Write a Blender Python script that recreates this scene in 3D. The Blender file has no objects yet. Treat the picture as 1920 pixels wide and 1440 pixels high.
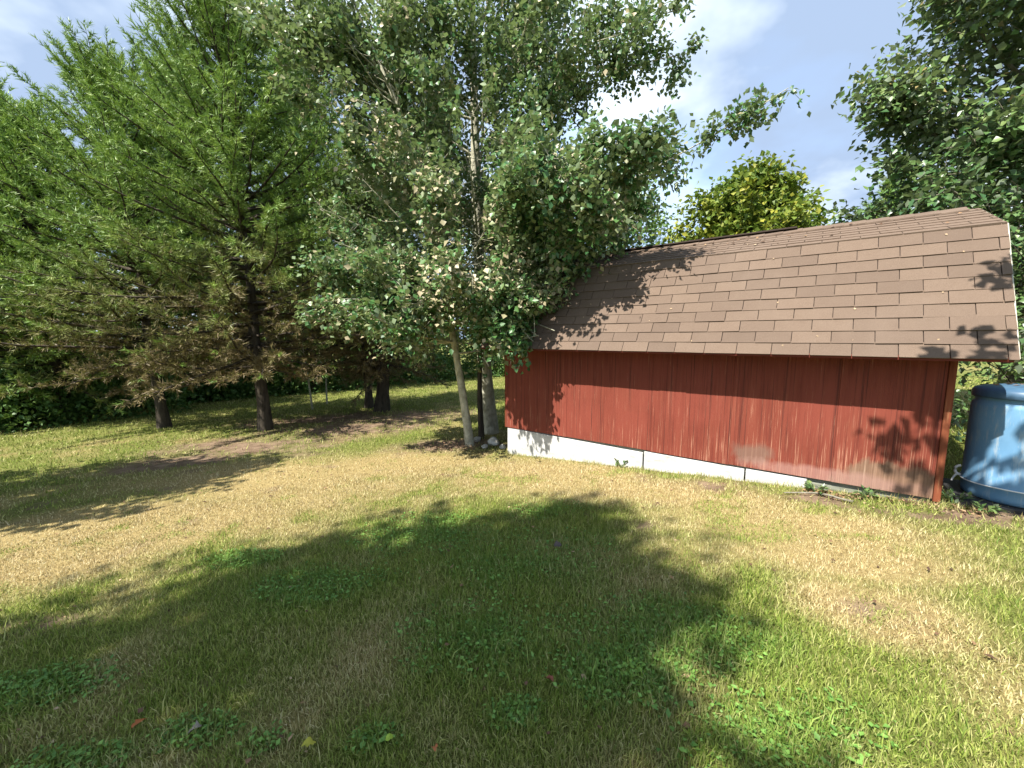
import bpy, bmesh, math, random
import numpy as np
from mathutils import Matrix, Vector
R = math.radians
sc = bpy.context.scene
col = sc.collection
rng = np.random.default_rng(7)
random.seed(7)

# ------------------------------------------------------------------ camera, sky, sun, exposure
EYE = 1.62
PITCH = 0.1182
FOC = 754.7
cam_d = bpy.data.cameras.new('camera')
cam = bpy.data.objects.new('camera', cam_d)
col.objects.link(cam)
cam.location = (0, 0, EYE)
cam.rotation_euler = (math.pi / 2 - PITCH, 0, 0)
cam_d.sensor_width = 36.0
cam_d.lens = 36.0 * FOC / 1920
cam_d.clip_start = 0.05
cam_d.clip_end = 2000
sc.camera = cam

SUN_AZ = R(48)          # sun stands behind the camera, this far round to its left
SUN_EL = R(54.8)
S = np.array([-math.sin(SUN_AZ) * math.cos(SUN_EL), -math.cos(SUN_AZ) * math.cos(SUN_EL), math.sin(SUN_EL)])
sun_d = bpy.data.lights.new('sun', 'SUN')
sun_d.energy = 3.7
sun_d.angle = R(0.53)
sun_d.color = (1.0, 0.95, 0.86)
sun = bpy.data.objects.new('sun', sun_d)
col.objects.link(sun)
sun.rotation_euler = Vector(S).to_track_quat('Z', 'Y').to_euler()

world = bpy.data.worlds.new('World')
sc.world = world
world.use_nodes = True
wt = world.node_tree
wt.nodes.clear()
def wn(t, **k):
    n = wt.nodes.new(t)
    for a, b in k.items(): setattr(n, a, b)
    return n
w_out = wn('ShaderNodeOutputWorld'); w_bg = wn('ShaderNodeBackground')
w_bg.inputs['Strength'].default_value = 0.15
sky = wn('ShaderNodeTexSky', sky_type='NISHITA', sun_disc=False)
sky.sun_elevation = SUN_EL
sky.sun_rotation = math.atan2(S[0], S[1])
sky.air_density = 1.0; sky.dust_density = 1.5; sky.ozone_density = 1.5
tc = wn('ShaderNodeTexCoord')
sep = wn('ShaderNodeSeparateXYZ'); wt.links.new(tc.outputs['Generated'], sep.inputs[0])
zz = wn('ShaderNodeMath', operation='MAXIMUM'); wt.links.new(sep.outputs['Z'], zz.inputs[0]); zz.inputs[1].default_value = 0.0
za = wn('ShaderNodeMath', operation='ADD'); wt.links.new(zz.outputs[0], za.inputs[0]); za.inputs[1].default_value = 0.35
dv = wn('ShaderNodeVectorMath', operation='DIVIDE'); wt.links.new(tc.outputs['Generated'], dv.inputs[0])
cz = wn('ShaderNodeCombineXYZ')
for i in range(3): wt.links.new(za.outputs[0], cz.inputs[i])
wt.links.new(cz.outputs[0], dv.inputs[1])
mp = wn('ShaderNodeMapping'); wt.links.new(dv.outputs[0], mp.inputs['Vector']); mp.inputs['Location'].default_value = (4.1, 7.7, 0.0)
n1 = wn('ShaderNodeTexNoise'); n1.inputs['Scale'].default_value = 0.9; n1.inputs['Detail'].default_value = 6; n1.inputs['Roughness'].default_value = 0.52
n2 = wn('ShaderNodeTexNoise'); n2.inputs['Scale'].default_value = 1.25; n2.inputs['Detail'].default_value = 6; n2.inputs['Roughness'].default_value = 0.54
mp2 = wn('ShaderNodeMapping'); wt.links.new(dv.outputs[0], mp2.inputs['Vector']); mp2.inputs['Location'].default_value = (7.55, 3.1, 1.0)
wt.links.new(mp.outputs[0], n1.inputs['Vector']); wt.links.new(mp2.outputs[0], n2.inputs['Vector'])
r1 = wn('ShaderNodeValToRGB'); r1.color_ramp.elements[0].color = (0.4, 0.4, 0.4, 1); r1.color_ramp.elements[0].position = 0.33; r1.color_ramp.elements[1].position = 0.50
wt.links.new(n1.outputs['Fac'], r1.inputs['Fac'])
r2 = wn('ShaderNodeValToRGB'); r2.color_ramp.elements[0].position = 0.46; r2.color_ramp.elements[1].position = 0.62
r2.color_ramp.elements[0].color = (1.0, 1.3, 1.82, 1); r2.color_ramp.elements[1].color = (2.6, 2.9, 3.15, 1)
wt.links.new(n2.outputs['Fac'], r2.inputs['Fac'])
cm = wn('ShaderNodeMix', data_type='RGBA')
wt.links.new(r1.outputs['Color'], cm.inputs['Factor']); wt.links.new(sky.outputs['Color'], cm.inputs['A']); wt.links.new(r2.outputs['Color'], cm.inputs['B'])
wt.links.new(cm.outputs['Result'], w_bg.inputs['Color'])
wt.links.new(w_bg.outputs[0], w_out.inputs['Surface'])

sc.view_settings.view_transform = 'Standard'
sc.view_settings.look = 'None'
sc.view_settings.gamma = 1
sc.view_settings.use_curve_mapping = False
sc.view_settings.exposure = 1.75
sc.render.engine = 'CYCLES'
sc.cycles.use_denoising = True
sc.cycles.max_bounces = 8
sc.cycles.transparent_max_bounces = 8

# ------------------------------------------------------------------ helpers
def tag(o, label=None, cat=None, group=None, kind=None):
    if label: o['label'] = label
    if cat: o['category'] = cat
    if group: o['group'] = group
    if kind: o['kind'] = kind
    return o
def empty(name, loc=(0, 0, 0), rz=0.0):
    o = bpy.data.objects.new(name, None); col.objects.link(o)
    o.location = loc; o.rotation_euler = (0, 0, rz); o.empty_display_size = 0.2
    return o
def link(name, me, mat, parent=None):
    o = bpy.data.objects.new(name, me)
    if mat and not me.materials: me.materials.append(mat)
    col.objects.link(o)
    if parent: o.parent = parent
    return o
def raw_mesh(name, V, F, smooth=False, attrs=None):
    """V (n,3); F a list of int arrays, each (m,k): faces of k corners."""
    me = bpy.data.meshes.new(name)
    V = np.asarray(V, dtype=np.float32)
    me.vertices.add(len(V)); me.vertices.foreach_set('co', V.ravel())
    loops = np.concatenate([np.asarray(f, dtype=np.int32).ravel() for f in F])
    tot = np.concatenate([np.full(len(f), f.shape[1], dtype=np.int32) for f in F])
    start = np.concatenate([[0], np.cumsum(tot)[:-1]]).astype(np.int32)
    me.loops.add(len(loops)); me.loops.foreach_set('vertex_index', loops)
    me.polygons.add(len(tot)); me.polygons.foreach_set('loop_start', start)
    if smooth: me.polygons.foreach_set('use_smooth', np.ones(len(tot), dtype=bool))
    for k, a in (attrs or {}).items():
        at = me.attributes.new(k, 'FLOAT', 'POINT')
        at.data.foreach_set('value', np.asarray(a, dtype=np.float32))
    me.update(calc_edges=True)
    me.validate()
    return me
def unit(v):
    return v / np.maximum(np.linalg.norm(v, axis=-1, keepdims=True), 1e-9)
def hash2(ix, iy, seed):
    h = (ix.astype(np.int64) * 374761393 + iy.astype(np.int64) * 668265263 + seed * 974634777) & 0xffffffff
    h = ((h ^ (h >> 13)) * 1274126177) & 0xffffffff
    return ((h ^ (h >> 16)) & 0xffff) / 65535.0
def vnoise(x, y, seed=0):
    ix = np.floor(x); iy = np.floor(y); fx = x - ix; fy = y - iy
    fx = fx * fx * (3 - 2 * fx); fy = fy * fy * (3 - 2 * fy)
    a = hash2(ix, iy, seed); b = hash2(ix + 1, iy, seed); c = hash2(ix, iy + 1, seed); d = hash2(ix + 1, iy + 1, seed)
    return (a * (1 - fx) + b * fx) * (1 - fy) + (c * (1 - fx) + d * fx) * fy
def fbm(x, y, scale, seed=0, oct=4):
    s = 0; amp = 0.5; tot = 0
    for o in range(oct):
        s = s + amp * vnoise(x * scale * 2 ** o + 17.3 * o, y * scale * 2 ** o - 9.1 * o, seed + o); tot += amp; amp *= 0.5
    return s / tot
def sstep(a, b, x):
    t = np.clip((x - a) / (b - a), 0, 1); return t * t * (3 - 2 * t)

# the lie of the land: falls away to the left and to the back
def gz(x, y):
    x = np.asarray(x, dtype=float); y = np.asarray(y, dtype=float)
    xr = np.clip(x, -1, 6); xl = np.clip(x, -14, -1) + 1
    h = 0.0728 * xr + 0.036 * xl
    h = h - 0.0418 * np.clip(y, -4, 8.5) - 0.022 * (np.clip(y, 8.5, 24) - 8.5)
    near = np.exp(-((x / 40) ** 2 + (y / 40) ** 2))
    h = h + near * 0.05 * (fbm(x, y, 0.55, 3, 3) - 0.5)
    return h
def at(u, v):
    """ground point seen at a pixel of the 1920 x 1440 photograph"""
    a = (u - 960) / FOC; b = -(v - 720) / FOC
    c, s = math.cos(PITCH), math.sin(PITCH)
    D = np.array([a, c + b * s, b * c - s]); t = 1.0
    lo, hi = 0.2, 80.0
    for _ in range(60):
        t = (lo + hi) / 2; p = D * t
        if EYE + p[2] > gz(p[0], p[1]): lo = t
        else: hi = t
    return np.array([D[0] * lo, D[1] * lo, float(gz(D[0] * lo, D[1] * lo))])
def up(u, v, y):
    """point seen at a pixel, at depth y in front of the camera"""
    a = (u - 960) / FOC; b = -(v - 720) / FOC
    c, s = math.cos(PITCH), math.sin(PITCH)
    D = np.array([a, c + b * s, b * c - s]); D = D * (y / D[1])
    return np.array([D[0], y, EYE + D[2]])

# ------------------------------------------------------------------ materials
def mat(name):
    m = bpy.data.materials.new(name); m.use_nodes = True
    nt = m.node_tree; nt.nodes.clear()
    out = nt.nodes.new('ShaderNodeOutputMaterial')
    return m, nt, out
def N(nt, t, **k):
    n = nt.nodes.new(t)
    for a, b in k.items(): setattr(n, a, b)
    return n
def ramp(nt, stops, fac=None):
    r = N(nt, 'ShaderNodeValToRGB'); e = r.color_ramp.elements
    while len(e) < len(stops): e.new(0.5)
    for i, (p, c) in enumerate(stops):
        e[i].position = p; e[i].color = (*c, 1) if len(c) == 3 else c
    if fac is not None: nt.links.new(fac, r.inputs['Fac'])
    return r
def attr(nt, name):
    return N(nt, 'ShaderNodeAttribute', attribute_name=name).outputs['Fac']
def noise(nt, vec, scale, detail=4, rough=0.5, dist=0.0):
    n = N(nt, 'ShaderNodeTexNoise'); n.inputs['Scale'].default_value = scale; n.inputs['Detail'].default_value = detail
    n.inputs['Roughness'].default_value = rough; n.inputs['Distortion'].default_value = dist
    if vec is not None: nt.links.new(vec, n.inputs['Vector'])
    return n.outputs['Fac']
def mixc(nt, fac, a, b, blend='MIX'):
    m = N(nt, 'ShaderNodeMix', data_type='RGBA', blend_type=blend)
    for k, v in (('Factor', fac), ('A', a), ('B', b)):
        if isinstance(v, (int, float)): m.inputs[k].default_value = v
        elif isinstance(v, tuple): m.inputs[k].default_value = (*v, 1)
        else: nt.links.new(v, m.inputs[k])
    return m.outputs['Result']
def mth(nt, op, a, b=None, clamp=False):
    m = N(nt, 'ShaderNodeMath', operation=op, use_clamp=clamp)
    for i, v in enumerate((a, b)):
        if v is None: continue
        if isinstance(v, (int, float)): m.inputs[i].default_value = v
        else: nt.links.new(v, m.inputs[i])
    return m.outputs[0]
def principled(nt, out, color, rough=0.8, spec=0.3, bump=None, bump_d=0.01, bump_s=0.5):
    p = N(nt, 'ShaderNodeBsdfPrincipled')
    if isinstance(color, tuple): p.inputs['Base Color'].default_value = (*color, 1)
    else: nt.links.new(color, p.inputs['Base Color'])
    if isinstance(rough, (int, float)): p.inputs['Roughness'].default_value = rough
    else: nt.links.new(rough, p.inputs['Roughness'])
    p.inputs['Specular IOR Level'].default_value = spec
    if bump is not None:
        b = N(nt, 'ShaderNodeBump'); b.inputs['Distance'].default_value = bump_d; b.inputs['Strength'].default_value = bump_s
        nt.links.new(bump, b.inputs['Height']); nt.links.new(b.outputs[0], p.inputs['Normal'])
    nt.links.new(p.outputs[0], out.inputs['Surface'])
    return p
def objco(nt, sx=1, sy=1, sz=1):
    t = N(nt, 'ShaderNodeTexCoord'); m = N(nt, 'ShaderNodeMapping'); m.inputs['Scale'].default_value = (sx, sy, sz)
    nt.links.new(t.outputs['Object'], m.inputs['Vector']); return m.outputs[0]
def worldco(nt, sx=1, sy=1, sz=1):
    t = N(nt, 'ShaderNodeNewGeometry'); m = N(nt, 'ShaderNodeMapping'); m.inputs['Scale'].default_value = (sx, sy, sz)
    nt.links.new(t.outputs['Position'], m.inputs['Vector']); return m.outputs[0]

def leaf_mat(name, stops, under=None, transl=0.3, rough=0.45, spec=0.4, brown=None):
    m, nt, out = mat(name)
    c = ramp(nt, stops, attr(nt, 'rnd')).outputs['Color']
    if brown: c = mixc(nt, attr(nt, 'tone'), c, brown)
    if under:
        g = N(nt, 'ShaderNodeNewGeometry'); c = mixc(nt, g.outputs['Backfacing'], c, under)
    p = N(nt, 'ShaderNodeBsdfPrincipled'); nt.links.new(c, p.inputs['Base Color'])
    p.inputs['Roughness'].default_value = rough; p.inputs['Specular IOR Level'].default_value = spec
    t = N(nt, 'ShaderNodeBsdfTranslucent')
    tcx = mixc(nt, 0.5, c, (0.16, 0.24, 0.03))
    nt.links.new(tcx, t.inputs['Color'])
    mx = N(nt, 'ShaderNodeMixShader'); mx.inputs[0].default_value = transl
    nt.links.new(p.outputs[0], mx.inputs[1]); nt.links.new(t.outputs[0], mx.inputs[2]); nt.links.new(mx.outputs[0], out.inputs['Surface'])
    return m

M = {}
M['poplar_leaf'] = leaf_mat('poplar_leaf', [(0, (0.026, 0.090, 0.028)), (0.48, (0.075, 0.180, 0.046)), (0.64, (0.15, 0.215, 0.080)), (0.82, (0.38, 0.33, 0.20)), (1, (0.48, 0.40, 0.26))], under=(0.19, 0.25, 0.135), transl=0.28, rough=0.42, spec=0.5)  # cream end of the ramp also paints sunlit leaf clusters
M['pine_needle'] = leaf_mat('pine_needle', [(0, (0.080, 0.165, 0.042)), (0.5, (0.19, 0.31, 0.066)), (1, (0.34, 0.44, 0.095))], transl=0.22, rough=0.5, spec=0.3, brown=(0.20, 0.15, 0.075))
M['cedar_needle'] = leaf_mat('cedar_needle', [(0, (0.06, 0.09, 0.03)), (0.5, (0.13, 0.16, 0.05)), (1, (0.24, 0.24, 0.08))], transl=0.2, rough=0.55, spec=0.25, brown=(0.19, 0.145, 0.08))
M['wood_leaf'] = leaf_mat('wood_leaf', [(0, (0.040, 0.100, 0.026)), (0.6, (0.10, 0.19, 0.045)), (1, (0.22, 0.29, 0.07))], transl=0.25, rough=0.5, spec=0.3)
M['maple_leaf'] = leaf_mat('maple_leaf', [(0, (0.06, 0.125, 0.02)), (0.45, (0.15, 0.21, 0.032)), (1, (0.31, 0.30, 0.04))], transl=0.3, rough=0.5, spec=0.3)
M['oak_leaf'] = leaf_mat('oak_leaf', [(0, (0.050, 0.120, 0.042)), (0.6, (0.12, 0.21, 0.065)), (0.92, (0.20, 0.26, 0.09)), (1, (0.30, 0.23, 0.09))], under=(0.15, 0.19, 0.12), transl=0.25, rough=0.35, spec=0.5)

def bark_mat(name, a, b, scale=14, stretch=0.25):
    m, nt, out = mat(name)
    v = objco(nt, 1, 1, stretch)
    f = noise(nt, v, scale, 6, 0.6)
    c = ramp(nt, [(0.3, a), (0.7, b)], f).outputs['Color']
    principled(nt, out, c, 0.9, 0.15, bump=f, bump_d=0.03, bump_s=0.7)
    return m
M['poplar_bark'] = bark_mat('poplar_bark', (0.20, 0.195, 0.14), (0.56, 0.54, 0.42), 11, 0.7)
M['dark_bark'] = bark_mat('dark_bark', (0.026, 0.022, 0.018), (0.095, 0.078, 0.058), 16, 0.2)
M['grey_bark'] = bark_mat('grey_bark', (0.12, 0.11, 0.085), (0.25, 0.23, 0.18), 16, 0.3)

# ------------------------------------------------------------------ lawn colour, worked out once for soil and grass alike
def blob(x, y, c, rx, ry, rot=0.0, soft=0.6, wob=0.35, seed=0):
    dx = x - c[0]; dy = y - c[1]; ca, sa = math.cos(rot), math.sin(rot)
    a = (dx * ca + dy * sa) / rx; b = (-dx * sa + dy * ca) / ry
    d = np.sqrt(a * a + b * b) + wob * (fbm(x, y, 1.6, 40 + seed, 4) - 0.5) * 2
    return 1 - sstep(1 - soft, 1 + soft, d)
DRY = [(at(520, 900), 2.6, 1.3, -0.3), (at(250, 985), 2.1, 0.9, 0.1), (at(60, 1060), 1.0, 0.6, 0.2), (at(760, 870), 1.6, 1.0, 0), (at(1000, 890), 1.6, 0.9, -0.4),
       (at(1250, 925), 1.3, 0.55, -0.6), (at(1480, 985), 1.1, 0.55, -0.5), (at(1660, 1150), 0.42, 0.30, -0.5), (at(1560, 1040), 0.7, 0.35, -0.3)]
DIRT = [(at(480, 835), 1.6, 0.9, -0.1), (at(330, 865), 0.9, 0.5, 0.2), (at(660, 800), 1.7, 0.9, 0), (at(600, 785), 2.0, 0.9, 0), (at(850, 832), 0.9, 0.5, 0),
        (at(780, 780), 1.2, 1.0, 0), (at(50, 1180), 0.3, 0.11, 0.3), (at(1680, 1160), 0.24, 0.13, -0.5), (at(1300, 905), 0.6, 0.2, -0.62), (at(1650, 950), 0.9, 0.14, -0.64), (at(1850, 960), 0.6, 0.25, -0.5),
        (at(1200, 985), 0.2, 0.12, 0)]
LUSH = [(at(790, 1000), 0.55, 0.4, 0), (at(930, 1040), 0.8, 0.4, 0), (at(600, 1090), 0.4, 0.25, 0), (at(910, 1190), 0.45, 0.28, 0), (at(1240, 1190), 0.42, 0.3, 0.3), (at(1160, 1270), 0.3, 0.16, 0),
        (at(1440, 1380), 0.4, 0.18, 0), (at(100, 1290), 0.35, 0.13, 0), (at(370, 1375), 0.16, 0.08, 0), (at(500, 1395), 0.09, 0.06, 0), (at(700, 1390), 0.12, 0.07, 0), (at(140, 1430), 0.2, 0.08, 0),
        (at(960, 1340), 0.12, 0.07, 0), (at(1020, 960), 0.4, 0.2, 0), (at(450, 1050), 0.3, 0.15, 0)]
def lawn(x, y):
    d = 0.06 + 0.55 * sstep(0.48, 0.78, fbm(x, y, 1.4, 11, 5))
    g = np.zeros_like(d); s = np.zeros_like(d)
    for i, (c, rx, ry, ro) in enumerate(DRY): d = np.maximum(d, blob(x, y, c, rx, ry, ro, 0.6, 0.35, i))
    for i, (c, rx, ry, ro) in enumerate(DIRT): s = np.maximum(s, blob(x, y, c, rx, ry, ro, 0.6, 0.8, 20 + i))
    for i, (c, rx, ry, ro) in enumerate(LUSH): g = np.maximum(g, 0.8 * blob(x, y, c, rx, ry, ro, 0.8, 1.1, 60 + i))
    s = np.maximum(s, 0.6 * sstep(0.72, 0.82, fbm(x, y, 2.6, 71, 4)) * (np.hypot(x, y) < 12))
    s = s * (1 - (np.hypot(x, y) < 5.2) * 0.75 * (1 - sstep(0.40, 0.60, fbm(x, y, 5.0, 151, 4))))
    far = sstep(10.6, 12.2, y - 0.45 * (x + 6.0))      # the lawn beyond the pines: greener, its tone also standing in for sunlight
    d = d * (1 - 0.7 * far) + 0.10 * far; s = s * (1 - 0.8 * far); g = g * (1 - far)
    return np.clip(d * (1 - 0.9 * g), 0, 1), np.clip(s * (1 - g), 0, 1), np.clip(g, 0, 1)

# ------------------------------------------------------------------ ground
def axis(lo, hi, dense_lo, dense_hi, step):
    a = list(np.arange(dense_lo, dense_hi, step)); d = step; p = dense_hi
    while p < hi: a.append(p); d *= 1.25; p += d
    a.append(hi); d = step; p = dense_lo - step
    while p > lo: a.insert(0, p); d *= 1.25; p -= d
    a.insert(0, lo); return np.array(a)
gx = axis(-420, 420, -9, 7, 0.07); gy = axis(-420, 420, 0.6, 11, 0.07)
GX, GY = np.meshgrid(gx, gy)
dr, so, lu = lawn(GX, GY)
GZ = gz(GX, GY) + 0.012 * (fbm(GX, GY, 6, 5, 3) - 0.5) * (np.hypot(GX, GY) < 14) - 0.012 * so
nx, ny = len(gx), len(gy)
idx = np.arange(nx * ny).reshape(ny, nx)
F = np.stack([idx[:-1, :-1], idx[:-1, 1:], idx[1:, 1:], idx[1:, :-1]], -1).reshape(-1, 4)
gme = raw_mesh('ground', np.stack([GX, GY, GZ], -1).reshape(-1, 3), [F], True, {'dry': dr.ravel(), 'soil': so.ravel(), 'lush': lu.ravel()})
m, nt, out = mat('lawn_soil')
wv = worldco(nt)
f1 = noise(nt, wv, 30, 6, 0.7); f2 = noise(nt, wv, 140, 3, 0.7); f3 = noise(nt, wv, 5, 5, 0.6)
green = ramp(nt, [(0.3, (0.08, 0.105, 0.022)), (0.7, (0.22, 0.25, 0.06))], f1).outputs['Color']
straw = ramp(nt, [(0.3, (0.26, 0.19, 0.08)), (0.7, (0.52, 0.41, 0.19))], f1).outputs['Color']
soil = ramp(nt, [(0.3, (0.13, 0.085, 0.055)), (0.7, (0.36, 0.26, 0.18))], f3).outputs['Color']
c = mixc(nt, attr(nt, 'dry'), green, straw)
c = mixc(nt, attr(nt, 'soil'), c, soil)
c = mixc(nt, mth(nt, 'MULTIPLY', f2, 0.7), c, mixc(nt, 1.0, c, (0.35, 0.33, 0.3), 'MULTIPLY'))
principled(nt, out, c, 0.95, 0.1, bump=mth(nt, 'ADD', f1, mth(nt, 'MULTIPLY', f2, 0.5)), bump_d=0.03, bump_s=0.8)
ground = link('ground', gme, m); tag(ground, 'dry patchy lawn sloping away to the left and back', kind='structure')

# ------------------------------------------------------------------ shed frame
TH = 0.6418
C0 = np.array([-0.0957, 6.3668])
dv2 = np.array([math.cos(TH), -math.sin(TH)]); nv2 = np.array([math.sin(TH), math.cos(TH)])   # along the wall, into the shed
def shed_local(x, y):
    return (x - C0[0]) * dv2[0] + (y - C0[1]) * dv2[1], (x - C0[0]) * nv2[0] + (y - C0[1]) * nv2[1]
LEN, DEP = 4.88, 2.44
BAR = np.array([4.45, 3.44])     # the barrel

# ------------------------------------------------------------------ grass blades
def blades(x, y, h, w, seg, seed):
    g = np.random.default_rng(seed); n = len(x)
    z = gz(x, y)
    az = g.uniform(0, 2 * np.pi, n); lean = np.abs(g.normal(0.0, 0.55, n)) + 0.12
    dirv = np.stack([np.cos(az), np.sin(az), np.zeros(n)], 1)
    side = np.stack([-np.sin(az), np.cos(az), np.zeros(n)], 1)
    tw = g.uniform(-1.2, 1.2, n)[:, None]; side = unit(side * np.cos(tw) + dirv * np.sin(tw))
    B = np.stack([x, y, z - 0.004], 1)
    upv = np.array([0, 0, 1.0])
    mid = B + h[:, None] * 0.55 * (upv * np.cos(lean * 0.6)[:, None] + dirv * np.sin(lean * 0.6)[:, None])
    tip = mid + h[:, None] * 0.5 * (upv * np.cos(lean * 1.7)[:, None] + dirv * np.sin(lean * 1.7)[:, None])
    hw = (w / 2)[:, None]
    if seg == 2:
        V = np.stack([B - side * hw, B + side * hw, mid + side * hw * 0.8, mid - side * hw * 0.8, tip], 1).reshape(-1, 3)
        i = np.arange(n)[:, None] * 5
        return V, [np.hstack([i, i + 1, i + 2, i + 3]), np.hstack([i + 3, i + 2, i + 4])], 5
    V = np.stack([B - side * hw, B + side * hw, tip], 1).reshape(-1, 3)
    i = np.arange(n)[:, None] * 3
    return V, [np.hstack([i, i + 1, i + 2])], 3
def scatter(n, r0, r1, power, half=R(64), seed=1):
    g = np.random.default_rng(seed)
    u = g.uniform(0, 1, n); k = 2 - power
    r = (r0 ** k + u * (r1 ** k - r0 ** k)) ** (1 / k)
    a = g.uniform(-half, half, n)
    return r * np.sin(a), r * np.cos(a)
def grass_obj(n, r0, r1, power, seg, seed, name):
    x, y = scatter(n, r0, r1, power, seed=seed)
    g = np.random.default_rng(seed + 5)
    d, s, l = lawn(x, y)
    lx, ly = shed_local(x, y)
    ok = ~((lx > -0.02) & (lx < LEN + 0.02) & (ly > 0.0) & (ly < DEP + 0.02)) & (np.hypot(x - BAR[0], y - BAR[1]) > 0.30)
    ok &= g.uniform(0, 1, len(x)) > 0.94 * s
    shade_bare = sstep(0.35, 0.65, s)
    x, y, d, s, l = x[ok], y[ok], d[ok], s[ok], l[ok]
    r = np.hypot(x, y)
    clump = fbm(x, y, 5.0, 91, 3)
    h = (0.030 + 0.030 * g.uniform(0, 1, len(x)) ** 1.5 + 0.022 * l) * (0.6 + 0.8 * clump) * (1 - 0.35 * d)
    h *= np.where(g.uniform(0, 1, len(x)) < 0.02, 1.9, 1.0)
    w = g.uniform(0.0028, 0.0054, len(x)) * np.maximum(1, (r / 2.2)) ** 0.9 * (1 + 0.35 * l)
    h *= np.maximum(1, (r / 5.0)) ** 0.35
    V, Fs, k = blades(x, y, h, w, seg, seed + 9)
    rnd = g.uniform(0, 1, len(x)); pt = fbm(x, y, 3.2, 131, 3); dd = np.clip(d * (1 - 0.8 * sstep(0.56, 0.72, pt)) + 0.25 * sstep(0.5, 0.3, pt) * (1 - l) + g.normal(0, 0.2, len(x)), 0, 1)
    me = raw_mesh(name, V, Fs, False, {'rnd': np.repeat(rnd, k), 'dry': np.repeat(dd, k), 'lush': np.repeat(l, k)})
    return me
m, nt, out = mat('grass_blade')
rn = attr(nt, 'rnd')
cg = ramp(nt, [(0, (0.100, 0.165, 0.022)), (0.5, (0.21, 0.285, 0.042)), (1, (0.38, 0.41, 0.10))], rn).outputs['Color']
cl = ramp(nt, [(0, (0.080, 0.165, 0.024)), (1, (0.19, 0.33, 0.055))], rn).outputs['Color']
cd = ramp(nt, [(0, (0.32, 0.24, 0.11)), (0.5, (0.52, 0.42, 0.21)), (1, (0.66, 0.58, 0.36))], rn).outputs['Color']
c = mixc(nt, attr(nt, 'lush'), cg, cl); c = mixc(nt, attr(nt, 'dry'), c, cd)
p = N(nt, 'ShaderNodeBsdfPrincipled'); nt.links.new(c, p.inputs['Base Color']); p.inputs['Roughness'].default_value = 0.6; p.inputs['Specular IOR Level'].default_value = 0.25
t = N(nt, 'ShaderNodeBsdfTranslucent'); nt.links.new(c, t.inputs['Color'])
mx = N(nt, 'ShaderNodeMixShader'); mx.inputs[0].default_value = 0.3
nt.links.new(p.outputs[0], mx.inputs[1]); nt.links.new(t.outputs[0], mx.inputs[2]); nt.links.new(mx.outputs[0], out.inputs['Surface'])
M['grass'] = m
tag(link('grass', grass_obj(150000, 0.95, 3.0, 1.2, 2, 101, 'grass'), m), 'short mown lawn grass, green to straw yellow, nearest the camera', kind='stuff')
tag(link('middle_grass', grass_obj(190000, 3.0, 6.0, 1.3, 1, 151, 'middle_grass'), m), 'short mown lawn grass in front of the shed', kind='stuff')
tag(link('far_grass', grass_obj(190000, 6.0, 26.0, 1.7, 1, 202, 'far_grass'), m), 'lawn grass further off under and beyond the trees', kind='stuff')

# ------------------------------------------------------------------ foliage builders
def leaf_geo(P, D, Nn, L, W, fold=0.18):
    Sd = unit(np.cross(D, Nn)); Nn = np.cross(Sd, D)
    L = L[:, None]; W = W[:, None]
    V = np.stack([P, P + 0.42 * L * D + 0.5 * W * Sd + fold * W * Nn, P + L * D, P + 0.42 * L * D - 0.5 * W * Sd + fold * W * Nn], 1).reshape(-1, 3)
    i = np.arange(len(P))[:, None] * 4
    return V, np.vstack([np.hstack([i, i + 1, i + 2]), np.hstack([i, i + 2, i + 3])])
def tube(path, radii, sides=8, wob=0.0, seed=0, cap=True):
    P = np.asarray(path, float); n = len(P); g = np.random.default_rng(seed)
    T = unit(np.gradient(P, axis=0))
    ref = np.array([0.31, 0.17, 0.2]) if abs(T[0][2]) > 0.8 else np.array([0, 0, 1.0])
    A = unit(np.cross(T, ref)); B = np.cross(T, A)
    ang = np.linspace(0, 2 * np.pi, sides, endpoint=False)
    rr = np.asarray(radii)[:, None] * (1 + wob * g.normal(0, 1, (n, sides)))
    V = (P[:, None] + rr[..., None] * (np.cos(ang)[None, :, None] * A[:, None] + np.sin(ang)[None, :, None] * B[:, None])).reshape(-1, 3)
    idx = np.arange(n * sides).reshape(n, sides); nxt = np.roll(idx, -1, 1)
    F = np.stack([idx[:-1], nxt[:-1], nxt[1:], idx[1:]], -1).reshape(-1, 4)
    return V, F
def join(parts):
    V = []; F = []; o = 0
    for v, f in parts: V.append(v); F.append(f + o); o += len(v)
    return np.vstack(V), np.vstack(F)
def spline(pts, n):
    P = np.asarray(pts, float); t = np.concatenate([[0], np.cumsum(np.linalg.norm(np.diff(P, axis=0), axis=1))]); t /= t[-1]
    s = np.linspace(0, 1, n)
    out = np.stack([np.interp(s, t, P[:, i]) for i in range(P.shape[1])], 1)
    for _ in range(2): out[1:-1] = 0.25 * out[:-2] + 0.5 * out[1:-1] + 0.25 * out[2:]
    return out
def limb_path(start, az, el, length, curve, g, n=7, wander=0.06):
    p = np.array(start, float); pts = [p.copy()]; e = el; a = az
    for _ in range(n - 1):
        a += g.normal(0, wander); e += curve / (n - 1) + g.normal(0, wander * 0.6)
        p = p + length / (n - 1) * np.array([math.cos(a) * math.cos(e), math.sin(a) * math.cos(e), math.sin(e)])
        pts.append(p.copy())
    return np.array(pts)

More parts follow.
